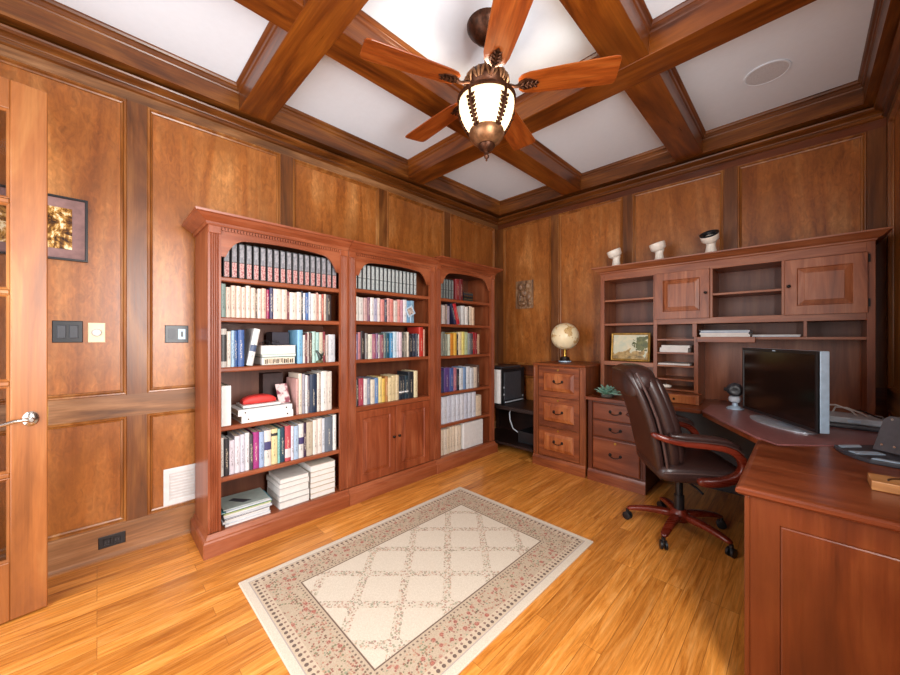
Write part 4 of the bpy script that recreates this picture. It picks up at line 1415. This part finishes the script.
# things on the hutch
def flared_pot(x, y, label, tilt, az, dark):
    z0 = ZT + .0006
    th = thing('flared_pot', label, 'pot', (x, y, z0), 'white flared pots along the top of the hutch')
    MB().lathe([(.046, 0), (.046, .006), (.036, .04), (.031, .075), (.033, .095), (.040, .112)], (x, y, z0), 24).build('foot', CERAM, th, smooth=True)
    m = MB()
    prof = [(.036, 0), (.050, .012), (.060, .022), (.064, .066), (.061, .074), (.054, .072), (.050, .034), (.004, .030)]
    R = Matrix.Rotation(tilt, 3, Vector((math.cos(az), math.sin(az), 0)))
    L = []
    for r, z in prof:
        L.append([Vector((x, y, z0 + .1)) + R @ Vector((r * math.cos(2 * math.pi * k / 24), r * math.sin(2 * math.pi * k / 24), z + .004)) for k in range(24)])
    m.loops(L)
    h = m.build('bowl', CERAM, th, smooth=True)
    if dark:
        L = []
        for r, z in ((.0642, .066), (.0665, .076), (.060, .079), (.044, .070), (.040, .050)):
            L.append([Vector((x, y, z0 + .1)) + R @ Vector((r * math.cos(2 * math.pi * k / 24), r * math.sin(2 * math.pi * k / 24), z + .004)) for k in range(24)])
        MB().loops(L, False, False).build('dark_rim', BLACKP, h, smooth=True)
    return th


flared_pot(1.600, 3.53, 'small white flared pot at the end of the hutch top above the painting', .36, -.8, False)
flared_pot(1.965, 3.54, 'small white flared pot on the hutch top between its two lookalikes', .30, -.8, False)
flared_pot(2.345, 3.50, 'white flared pot with a dark rim on the hutch above the pencil ledge', .60, -.15, True)
o = MB().add([(2.12, 3.50, ZT + .0005), (2.26, 3.46, ZT + .0005), (2.27, 3.475, ZT + .0005), (2.13, 3.515, ZT + .0005), (2.12, 3.50, ZT + .012), (2.26, 3.46, ZT + .012), (2.27, 3.475, ZT + .012), (2.13, 3.515, ZT + .012)],
             [(0, 3, 2, 1), (4, 5, 6, 7), (0, 1, 5, 4), (1, 2, 6, 5), (2, 3, 7, 6), (3, 0, 4, 7)]).build('wooden_ruler', plain('tan_stick', 'c89a68', .5))
tag(o, 'thin tan wooden strip lying on the hutch beside the dark-rimmed pot', 'strip')


def painting_mat():
    t = NT('landscape_painting')
    tc = t.n('ShaderNodeTexCoord')
    sp = t.n('ShaderNodeSeparateXYZ')
    t.set(sp.inputs[0], tc.outputs['Object'])
    f, _ = t.noise(tc.outputs['Object'], 12.0, 5.0, 1.0)
    f2, _ = t.noise(tc.outputs['Object'], 30.0, 4.0, .6)
    hgt = t.math('MULTIPLY_ADD', t.math('SUBTRACT', f, .5), .22, sp.outputs[2])
    ground = t.ramp(f2, [(.3, lin('5a4a22')), (.5, lin('9a7c40')), (.7, lin('c8aa6c'))])
    skyc = t.ramp(f, [(.35, lin('d8cba8')), (.65, lin('b8bfa8'))])
    col = t.mix(t.math('GREATER_THAN', hgt, .085), ground, skyc)
    dx_ = t.math('SUBTRACT', sp.outputs[0], .10)
    dz_ = t.math('SUBTRACT', sp.outputs[2], .165)
    rr = t.math('ADD', t.math('MULTIPLY', dx_, dx_), t.math('MULTIPLY', dz_, dz_))
    tree = t.math('LESS_THAN', t.math('MULTIPLY_ADD', t.math('SUBTRACT', f2, .5), .02, rr), .0045)
    col = t.mix(tree, col, t.ramp(f2, [(.3, lin('3c4420')), (.7, lin('7a7a3c'))]))
    t.base(col, .4)
    return t.m


pt = thing('landscape_painting', 'small gold framed landscape painting standing in the hutch bay', 'painting', (1.74, 3.49, 1.0588))
sl = math.radians(5)
PP = lambda a, b, h: (1.738 + a, 3.485 - h * math.cos(sl) + b * math.sin(sl), 1.0612 + b * math.cos(sl) + h * math.sin(sl))
MB().ring(PP, -.168, .168, 0, .262, [(0, 0), (0, .014), (.006, .018), (.014, .016), (.020, .009)], cap0=True, cap1=False).build('gilt_frame', plain('gilt', 'a8823e', .4, .6, .12), pt)
MB().ring(PP, -.149, .149, .019, .243, [(0, .007), (0, .009)], cap0=True).build('canvas', painting_mat(), pt)

# papers in the pigeonholes and on the ledge
def paper_pile(name, label, x0, x1, y0, y1, z, ts, mats, group):
    th = thing(name, label, 'papers', ((x0 + x1) / 2, (y0 + y1) / 2, z), group)
    zz = z
    for i, t in enumerate(ts):
        j = random.Random(i + int(x0 * 100))
        a = (j.random() - .5) * .016
        MB().box(x0 + a, x1 + a, y0 + (j.random()) * .012, y1, zz + .0003, zz + t).build('sheets', mats[i % len(mats)], th)
        zz += t
    return th


paper_pile('paper_stack', 'white paper ream in the second pigeonhole from the top', 2.0, 2.205, 3.445, 3.70, 1.155 + .0005, (.02, .018, .02), (PAPER,), 'papers in the pigeonholes')
paper_pile('paper_stack', 'thin white sheets in the third pigeonhole from the top', 1.985, 2.215, 3.44, 3.70, 1.046 + .0005, (.006, .008), (PAPER,), 'papers in the pigeonholes')
paper_pile('paper_stack', 'thick blue and white paper pile on the hutch shelf above the pencil ledge', 2.285, 2.585, 3.405, 3.65, 1.2845, (.018, .014, .006, .012, .005), (PAPER, PAPER, plain('blue_card', '8a9ab0', .6), PALEGREY, GREYP), 'papers on the long hutch shelf')
paper_pile('paper_stack', 'flat grey and white papers on the long shelf above the monitor', 2.605, 2.86, 3.445, 3.66, 1.2845, (.010, .006), (PALEGREY, PAPER), 'papers on the long hutch shelf')
m = MB()
L = []
for i in range(1, 8):
    a = math.pi * i / 8
    L.append([(2.032 + .045 * math.sin(a) * math.cos(k * math.pi / 7), 3.475 + .028 * math.sin(a) * math.sin(k * math.pi / 7), .8625 + .016 * math.cos(a)) for k in range(14)])
m.loops(L)
o = m.build('white_stone', CERAM, smooth=True)
tag(o, 'smooth white stone in the lowest pigeonhole of the hutch', 'stone')

# succulent on the pedestal worktop
sc = thing('succulent_plant', 'small blue green succulent on the worktop beside the chair back', 'plant', (1.64, 3.21, .7525))
LEAFM = plain('blue_green_leaf', '8fc0ac', .4, 0, .12, scale=20)
MB().lathe([(.045, 0), (.05, .004), (.055, .03), (.05, .03), (.045, .026)], (1.64, 3.21, .7526), 20).build('pot', plain('stone_pot', '6a6a62', .7), sc, smooth=True)
rr = random.Random(5)
for k in range(34):
    a = k * 2.399
    el = .15 + .9 * (k / 34)
    ln = .135 * (1 - .30 * k / 34) * (.85 + .3 * rr.random())
    dr_ = Vector((math.cos(a) * math.cos(el), math.sin(a) * math.cos(el), math.sin(el)))
    c = Vector((1.64, 3.21, .775))
    if c.x + dr_.x * ln < 1.545:
        dr_.x *= .4
    p = [c + dr_ * (ln * q) + Vector((0, 0, -.010 * q * q)) for q in (0, .3, .6, .85, 1)]
    MB().tube(p, [.004, .006, .006, .004, .001], 6, [.008, .018, .021, .012, .001], up=(0, 0, 1)).build('leaf', LEAFM, sc, smooth=True)

# ------------------------------------------------------------------ monitor
mo = thing('computer_monitor', 'large black flat screen monitor with silver sides on the burgundy desk corner', 'monitor', (2.753, 2.868, .7645), rz=math.atan2(-.578, .348))
# local x along screen width (to the near end), local -y toward viewer? (front = local -y)
hw_, zb_, zt_ = .338, .030, .446
MB().box(-hw_, hw_, .004, .045, zb_, zt_).build('rear_shell', SILVER, mo, .004, world=False)
MB().ring(lambda a, b, h: (a, -h, b), -hw_, hw_, zb_, zt_, [(0, -.0035), (0, .006), (.004, .008), (.016, .008), (.018, .004)], cap0=True, cap1=False).build('bezel', BLACKP, mo, world=False)
SCREEN = plain('dark_screen', '120f0e', .16, 0, .02, spec=.6)
MB().ring(lambda a, b, h: (a, -h, b), -hw_ + .017, hw_ - .017, zb_ + .017, zt_ - .017, [(0, .0), (0, .0042)]).build('screen', SCREEN, mo, world=False)
MB().ring(lambda a, b, h: (a, -h, b), -.014, .014, zt_ - .013, zt_ - .006, [(0, .0081), (0, .0085)]).build('camera_lens', SILVER, mo, world=False)
MB().box(-.05, .05, .046, .075, .02, .30).build('neck', SILVER, mo, .004, world=False)
m = MB()
m.loops([[(.235 * math.cos(k * math.pi / 24), .03 + .11 * math.sin(k * math.pi / 24), z) for k in range(48)] for z in (.0005, .006)] + [[(.19 * math.cos(k * math.pi / 24), .03 + .085 * math.sin(k * math.pi / 24), .012) for k in range(48)]])
m.build('stand_base', plain('silver_base', 'c8ced6', .3, .5), mo, world=False)

# webcam
wc = thing('webcam', 'small grey round-headed webcam on the desk beside the monitor', 'webcam', (2.522, 3.262, .7645))
c = (2.522, 3.262)
MB().lathe([(.052, .0005), (.052, .006), (.040, .014), (.018, .024), (.016, .045)], (c[0], c[1], .7643), 24).build('foot', SILVER, wc, smooth=True)
MB().lathe([(.012, .0), (.034, .012), (.040, .03), (.034, .048), (.012, .056)], (c[0], c[1], .806), 20).build('lower_body', PALEGREY, wc, smooth=True)
MB().lathe([(.010, -.050), (.034, -.038), (.050, -.012), (.050, .012), (.034, .038), (.010, .050)], (c[0], c[1], .902), 24).build('head', GREYP, wc, smooth=True)
dv = Vector((2.87 - c[0], 0 - c[1], 0)).normalized()
sd = Vector((-dv.y, dv.x, 0))
L = []
for r, h in ((.036, .036), (.036, .050), (.026, .054), (.014, .050)):
    L.append([Vector((c[0], c[1], .900)) + dv * h + sd * (r * math.cos(k * math.pi / 10)) + Vector((0, 0, r * math.sin(k * math.pi / 10))) for k in range(20)])
MB().loops(L).build('lens', BLACKP, wc, smooth=True)
for s in (-1, 1):
    p = Vector((c[0], c[1], .902)) + sd * (s * .052)
    MB().tube([p - sd * s * .006, p + sd * s * .012], [.016, .011], 10).build('ear_knob', BLACKP, wc, smooth=True)

# router behind the monitor
rt = thing('network_router', 'pale grey router with tangled cables on the desk behind the monitor', 'router', (3.08, 3.18, .7645))
MB().box(2.90, 3.20, 3.03, 3.24, .788, .822).build('housing', PALEGREY, rt, .006)
MB().box(2.94, 3.235, 2.99, 3.25, .7645, .7875).build('lower_unit', GREYP, rt, .008)
for k, (a, b) in enumerate(((2.95, 3.07), (3.0, 3.11), (3.08, 3.16))):
    MB().tube([(a, 3.21, .823), (a + .01, 3.20, .862 - .008 * k), ((a + b) / 2, 3.17, .872 - .012 * k), (b, 3.14, .85 - .01 * k), (b + .02, 3.10, .829)], .0045, 8).build('cable', WHITEP if k < 2 else BLACKP, rt, smooth=True)
MB().box(3.05, 3.10, 3.026, 3.0295, .797, .812).build('indicator_strip', SILVER, rt)

# laptop stand / tilted holder on the return
st_ = thing('desk_phone_stand', 'dark grey tilted stand with a curved tray at the far end of the return', 'stand', (3.12, 2.3, .7605))
poly = [(2.972, 2.450), (2.978, 2.40), (2.998, 2.34), (3.03, 2.285), (3.065, 2.25), (3.24, 2.225), (3.24, 2.60), (3.10, 2.57)]
MB().prism(poly, PZ(0), .7606, .778).build('tray', GREYP, st_, .004)
MB().prism([(2.985, 2.435), (2.992, 2.40), (3.06, 2.47), (3.055, 2.51)], PZ(0), .7782, .781).build('metal_strip', SILVER, st_)
MB().prism([(3.012, 2.345), (3.035, 2.31), (3.12, 2.375), (3.10, 2.41)], PZ(0), .7782, .781).build('metal_strip', SILVER, st_)
MB().prism([(3.07, 2.262), (3.235, 2.24), (3.235, 2.262), (3.085, 2.285)], PZ(0), .7782, .781).build('metal_strip', SILVER, st_)
# tilted plate rising toward the window wall, seen across the desk
PL = lambda a, b, h: (3.075 + a * .80 + b * .10 - h * .3, 2.455 - a * .56 + b * .36 - h * .42, .780 + b * .80 + h * .5)
MB().prism([(0.02, 0.0), (.20, 0.0), (.20, .185), (.065, .185), (.045, .165)], PL, 0, .012).build('tilted_plate', plain('graphite', '48464a', .45), st_, .003)
for a, b in ((.075, .165), (.05, .03), (.09, .03), (.13, .02)):
    L = [[PL(a + .005 * math.cos(k * math.pi / 6), b + .005 * math.sin(k * math.pi / 6), h) for k in range(12)] for h in (.0121, .015)]
    MB().loops(L).build('stud', NICKEL, st_)

# wooden card tray on the return
wt = thing('wooden_card_tray', 'small light wood card tray on the near corner of the desk return', 'tray', (3.12, 1.93, .7605))
LIGHTW = wood('light_maple', sh('9a6030', 1), sh('c48a50', 1), sh('dcae78', 1), 'x', .4, .1, .5)
MB().box(3.035, 3.215, 1.868, 1.975, .7606, .792).build('block', LIGHTW, wt, .003)
L = []
pts = []
for k in range(11):
    t = math.pi * k / 10
    pts.append((3.125 - .05 * math.cos(t), 1.90 + .05 * math.sin(t), .7945))
MB().tube(pts, .003, 6).build('curved_slot', plain('dark_groove', '4a2a14', .6), wt)

# ------------------------------------------------------------------ office chair (local +x is forward)
chr_ = thing('office_chair', 'brown leather executive office chair with mahogany arms at the desk', 'chair', (2.29, 2.725, 0), rz=math.radians(32))


def LB_(name, mb, mat, parent=chr_, **k):
    return mb.build(name, mat, parent, world=False, **k)


def rrect(cx, cz, nx_, nz_, hw, ht, n=20, e=.45):
    """rounded-rectangle loop: width along local y, thickness along (nx_, nz_)"""
    out = []
    for i in range(n):
        t = 2 * math.pi * i / n
        a = math.copysign(abs(math.cos(t)) ** e, math.cos(t)) * hw
        b = math.copysign(abs(math.sin(t)) ** e, math.sin(t)) * ht
        out.append((cx + nx_ * b, a, cz + nz_ * b))
    return out


# rear shell: x is its rear face line
spine = [(-.185, .40, .205, .020), (-.205, .45, .235, .028), (-.225, .55, .255, .030), (-.245, .66, .262, .030), (-.272, .77, .262, .030), (-.310, .88, .258, .030), (-.352, .98, .250, .030), (-.378, 1.04, .235, .028), (-.388, 1.07, .20, .02)]


def along(i):
    a = spine[max(0, i - 1)]
    b = spine[min(len(spine) - 1, i + 1)]
    tx, tz = b[0] - a[0], b[1] - a[1]
    n_ = math.hypot(tx, tz)
    return tz / n_, -tx / n_


L = []
for i, (x, z, hw, ht) in enumerate(spine):
    nx_, nz_ = along(i)
    L.append(rrect(x + nx_ * ht, z + nz_ * ht, nx_, nz_, hw, ht))
LB_('backrest', MB().loops(L), LEATHER, smooth=True, sub=1)
# thick main cushion in front of the shell, then three rolls
L = []
for i, (x, z, hw, ht) in enumerate(spine[:-1]):
    nx_, nz_ = along(i)
    q = (.02, .045, .056, .056, .054, .054, .05, .035)[i]
    L.append(rrect(x + nx_ * (.062 + q), z + nz_ * (.062 + q), nx_, nz_, hw - .006, q, e=.55))
LB_('back_cushion', MB().loops(L), LEATHER, smooth=True, sub=1)
for k, (y, w) in enumerate(((-.175, .07), (0, .105), (.175, .07))):
    L = []
    for i, (x, z, hw, ht) in enumerate(spine[1:-2]):
        nx_, nz_ = along(i + 1)
        r = (.02, .05, .05, .042, .042, .03)[i]
        L.append([(x + nx_ * (.150 + r * math.sin(t)), y * hw / .262 + w * math.cos(t), z + nz_ * (.150 + r * math.sin(t))) for t in [2 * math.pi * q / 14 for q in range(14)]])
    LB_('back_cushion', MB().loops(L), LEATHER, smooth=True, sub=1)
# headrest roll
L = []
for k in range(15):
    s = -1 + k / 7
    e = (1 - abs(s) ** 6 * .55)
    L.append([(-.285 + .100 * e * math.copysign(abs(math.cos(t)) ** .8, math.cos(t)) , s * .250, 1.018 - .02 * abs(s) ** 3 + .085 * e * math.copysign(abs(math.sin(t)) ** .85, math.sin(t)) - .10 * max(0, -math.cos(t)) * max(0, -math.sin(t))) for t in [2 * math.pi * q / 20 for q in range(20)]])
LB_('headrest', MB().loops(L), LEATHER, smooth=True, sub=1)
# piping down both sides of the back
for s in (-1, 1):
    pts = []
    for i, (x, z, hw, ht) in enumerate(spine[1:-1]):
        nx_, nz_ = along(i + 1)
        pts.append((x + nx_ * .060, s * (hw + .004), z + nz_ * .060))
    LB_('piping', MB().tube(pts, .008, 8), LEATHER2, smooth=True)
# seat
L = []
for k in range(9):
    x = -.22 + .5 * k / 8
    e = min(1, min(k, 8 - k) / 1.5 + .35)
    L.append([(x, a, .455 + b * e + (.01 if k > 6 else 0)) for a, b in [(math.copysign(abs(math.cos(t)) ** .4, math.cos(t)) * .265 * (.9 + .1 * e), math.copysign(abs(math.sin(t)) ** .5, math.sin(t)) * .062) for t in [2 * math.pi * q / 20 for q in range(20)]]])
LB_('seat', MB().loops(L), LEATHER, smooth=True, sub=1)
for s in (-1, 1):
    pts = [(x, s * .262, .462 + .012 * math.sin((x + .2) * 6)) for x in (-.18, -.08, .02, .12, .22)]
    LB_('piping', MB().tube(pts, .006, 8), LEATHER2, smooth=True)
# arms
for s in (-1, 1):
    y = s * .295
    path = [(-.262, s * .272, .705), (-.18, y, .676), (-.08, y, .660), (.03, y, .656), (.11, y, .650), (.17, y, .630), (.212, y, .590), (.222, y, .545), (.205, y, .498), (.155, y, .462), (.08, y, .443), (.03, y - s * .012, .436), (-.01, y - s * .02, .433)]
    arm = LB_('armrest', MB().bar(path, [.034, .040, .040, .040, .040, .044, .048, .048, .048, .050, .052, .050, .044], [.04, .05, .056, .058, .058, .058, .056, .054, .054, .056, .058, .056, .05], (0, 1, 0)), CHAIRW, smooth=True, sub=1)
    pad = [(-.17, y, .704), (-.08, y, .696), (.03, y, .693), (.11, y, .687), (.17, y, .668), (.205, y, .638)]
    LB_('arm_pad', MB().bar(pad, [.022, .036, .040, .040, .036, .018], [.055, .068, .072, .072, .068, .05], (0, 1, 0)), LEATHER, smooth=True, sub=1)
    for q in (-1, 1):
        pp = [(x, yy + q * .035, z - .014) for x, yy, z in pad]
        LB_('pad_piping', MB().tube(pp, .0035, 6), LEATHER2, smooth=True)
# mechanism, column, base
LB_('tilt_mechanism', MB().box(-.14, .12, -.09, .09, .355, .395), BLACKP, bevel=.01)
LB_('gas_column', MB().lathe([(.030, .10), (.030, .24), (.022, .2405), (.022, .355)], (0, 0, 0), 20), BLACKP, smooth=True)
LB_('tilt_lever', MB().tube([(0, -.09, .375), (.02, -.2, .37), (.03, -.26, .36)], .007, 8), BLACKP, smooth=True)
LB_('hub', MB().lathe([(.05, .075), (.055, .09), (.055, .125), (.035, .15)], (0, 0, 0), 24), CHAIRW, smooth=True)
for k in range(5):
    a = math.radians(195 - 32 + 72 * k)
    ca, sa = math.cos(a), math.sin(a)
    path = [(ca * r, sa * r, z) for r, z in ((.03, .108), (.10, .112), (.18, .108), (.26, .094), (.315, .078))]
    LB_('base_leg', MB().bar(path, [.045, .04, .034, .028, .022], [.055, .056, .052, .046, .042], (-sa, ca, 0)), CHAIRW, smooth=True, sub=1)
    m = MB()
    cx_, cy_ = ca * .305, sa * .305
    ws = a + 1.1 + k
    for off in (-.013, .013):
        ox, oy = math.cos(ws) * off, math.sin(ws) * off
        tx, ty = -math.sin(ws), math.cos(ws)
        Ls = []
        for h, r in ((-.008, .020), (-.006, .027), (.006, .027), (.008, .020)):
            Ls.append([(cx_ + ox + math.cos(ws) * h + tx * r * math.cos(q * math.pi / 9), cy_ + oy + math.sin(ws) * h + ty * r * math.cos(q * math.pi / 9), .0285 + r * math.sin(q * math.pi / 9)) for q in range(18)])
        m.loops(Ls)
    m.tube([(cx_, cy_, .03), (cx_, cy_, .072)], .012, 10)
    LB_('caster', m, BLACKP, smooth=True)

# ------------------------------------------------------------------ ceiling fan
FX, FY = 1.63, 1.526
fan = thing('ceiling_fan', 'five-blade wooden ceiling fan with a lit frosted bowl light', 'fan', (FX, FY, 3.0))
MB().lathe([(.030, 2.915), (.045, 2.925), (.062, 2.935), (.078, 2.955), (.098, 2.975), (.108, 2.992), (.108, 3.009)], (FX, FY, 0), 36).build('canopy', BRONZE, fan, smooth=True)
MB().lathe([(.013, 2.74), (.013, 2.92)], (FX, FY, 0), 16).build('downrod', BRONZE, fan, smooth=True)
MB().lathe([(.03, 2.752), (.075, 2.742), (.105, 2.722), (.116, 2.695), (.114, 2.668), (.095, 2.645), (.08, 2.632), (.075, 2.62), (.03, 2.61)], (FX, FY, 0), 40).build('motor_housing', BRONZE, fan, smooth=True)
# leaf relief round the housing
m = MB()
for k in range(10):
    a = 2 * math.pi * k / 10
    for q in range(3):
        aa = a + (q - 1) * .12
        m.tube([(FX + r * math.cos(aa + (q - 1) * d), FY + r * math.sin(aa + (q - 1) * d), z) for r, z, d in ((.110, 2.66, 0), (.119, 2.68, .06), (.118, 2.70, .13), (.108, 2.722, .22))], [.004, .009, .008, .002], 6)
m.build('leaf_relief', BRONZE_L, fan, smooth=True)


def bowl_mat():
    t = NT('frosted_amber_glass')
    tr = t.n('ShaderNodeBsdfTranslucent')
    tr.inputs[0].default_value = (.20, .165, .11, 1)
    em = t.n('ShaderNodeEmission')
    em.inputs[0].default_value = (1.0, .80, .52, 1)
    em.inputs[1].default_value = .50
    ad = t.n('ShaderNodeAddShader')
    t.t.links.new(tr.outputs[0], ad.inputs[0])
    t.t.links.new(em.outputs[0], ad.inputs[1])
    t.t.links.new(ad.outputs[0], t.out.inputs[0])
    return t.m


bowl = [(.150, 2.588), (.152, 2.565), (.148, 2.535), (.138, 2.50), (.122, 2.465), (.102, 2.432), (.080, 2.405)]
MB().lathe(bowl, (FX, FY, 0), 48, False).build('light_bowl', bowl_mat(), fan, smooth=True)
MB().lathe([(.140, 2.606), (.150, 2.606), (.161, 2.598), (.161, 2.584), (.152, 2.580), (.140, 2.590), (.140, 2.606)], (FX, FY, 0), 48, False).build('bowl_rim', BRONZE, fan, smooth=True)
MB().lathe([(.084, 2.430), (.094, 2.424), (.098, 2.408), (.093, 2.390), (.078, 2.368), (.060, 2.352), (.046, 2.346), (.044, 2.338), (.040, 2.328), (.028, 2.318), (.014, 2.310)], (FX, FY, 0), 40).build('bowl_cup', BRONZE_L, fan, smooth=True)
MB().lathe([(.046, 2.347), (.048, 2.340), (.040, 2.326), (.024, 2.314), (.012, 2.306), (.010, 2.292), (.014, 2.286), (.012, 2.276), (.004, 2.268), (.006, 2.262), (.002, 2.256)], (FX, FY, 0), 24).build('finial', BRONZE, fan, smooth=True)
for k in range(5):
    a = math.radians(-84 + 72 * k)
    m = MB()
    pts = [(FX + (r + .007) * math.cos(a), FY + (r + .007) * math.sin(a), z) for r, z in bowl]
    m.tube(pts, .008, 8)
    for i, (r, z) in enumerate(bowl[2:-1]):
        for s in (-1, 1):
            for q in (0, 1):
                zz = z - q * .016
                rr_ = r - q * .009
                m.tube([(FX + (rr_ + .007) * math.cos(a), FY + (rr_ + .007) * math.sin(a), zz), (FX + (rr_ + .010) * math.cos(a + s * .10), FY + (rr_ + .010) * math.sin(a + s * .10), zz + .004), (FX + (rr_ + .006) * math.cos(a + s * .17), FY + (rr_ + .006) * math.sin(a + s * .17), zz + .016)], [.006, .009, .002], 6)
    m.build('bowl_strap', BRONZE, fan, smooth=True)
for k in range(5):
    a = math.radians(249 - 72 * k)
    ca, sa = math.cos(a), math.sin(a)
    tl = math.radians(-9)

    def BL(r, w, h):
        # r along the blade, w across, h up; pitched about its axis
        ww = w * math.cos(tl) - h * math.sin(tl)
        hh = w * math.sin(tl) + h * math.cos(tl)
        return (FX + ca * r - sa * ww, FY + sa * r + ca * ww, 2.655 + hh)
    pts = []
    r0, r1 = .175, .68
    outline = [(r0, -.035), (r0 + .02, -.056), (r0 + .06, -.066), (.40, -.076), (r1 - .03, -.084), (r1 - .008, -.078), (r1, -.06), (r1, .06), (r1 - .008, .078), (r1 - .03, .084), (.40, .076), (r0 + .06, .066), (r0 + .02, .056), (r0, .035)]
    # blade built about its own local x so that the grain follows it
    bl_o = MB().prism(outline, lambda p, q, h: (p, q, h), 0, .007).build('blade', BLADEW, fan, .002, world=False)
    bl_o.location = (0, 0, 2.655 - 3.0)
    bl_o.rotation_euler = Matrix.Rotation(a, 3, 'Z').__matmul__(Matrix.Rotation(tl, 3, 'X')).to_euler()
    # bracket with a pierced leaf plate
    m = MB()
    m.tube([(.095, 0, .012), (.125, 0, .004), (.155, 0, -.008), (.185, 0, -.008)], [.012, .009, .009, .010], 8)
    leaf = [(.165, 0), (.180, -.022), (.205, -.034), (.235, -.030), (.262, -.016), (.285, 0), (.262, .016), (.235, .030), (.205, .034), (.180, .022)]
    m.prism(leaf, lambda p, q, h: (p, q, h - .0065), 0, .006)
    for q in range(4):
        rr_ = .185 + q * .022
        for s in (-1, 1):
            m.tube([(rr_, 0, -.008), (rr_ + .014, s * .012, -.013), (rr_ + .022, s * .022, -.008)], [.004, .006, .002], 6)
    m.tube([(.17, 0, -.009), (.28, 0, -.009)], [.006, .003], 6)
    m.build('blade_bracket', BRONZE, bl_o, smooth=True, world=False)

lp = bpy.data.lights.new('fan_bulb', 'POINT')
lp.energy = 14
lp.color = (1.0, .86, .68)
lp.shadow_soft_size = .05
lo = bpy.data.objects.new('fan_bulb', lp)
lo.location = (FX, FY, 2.50)
C.objects.link(lo)

# ceiling speaker
sp_ = thing('ceiling_speaker', 'round flush white speaker in a ceiling panel near the hutch', 'speaker', (2.702, 3.098, 3.0))
MB().lathe([(.118, 3.0085), (.118, 3.004), (.110, 3.002), (.106, 3.004), (.106, 3.0085)], (2.702, 3.098, 0), 40, False).build('speaker_rim', WHITE, sp_, smooth=True)
MB().lathe([(.105, 3.0085), (.105, 3.0045)], (2.702, 3.098, 0), 40).build('speaker_grille', plain('grey_grille', 'd2d4d8', .7, 0, .05, scale=300, bump=.4), sp_)
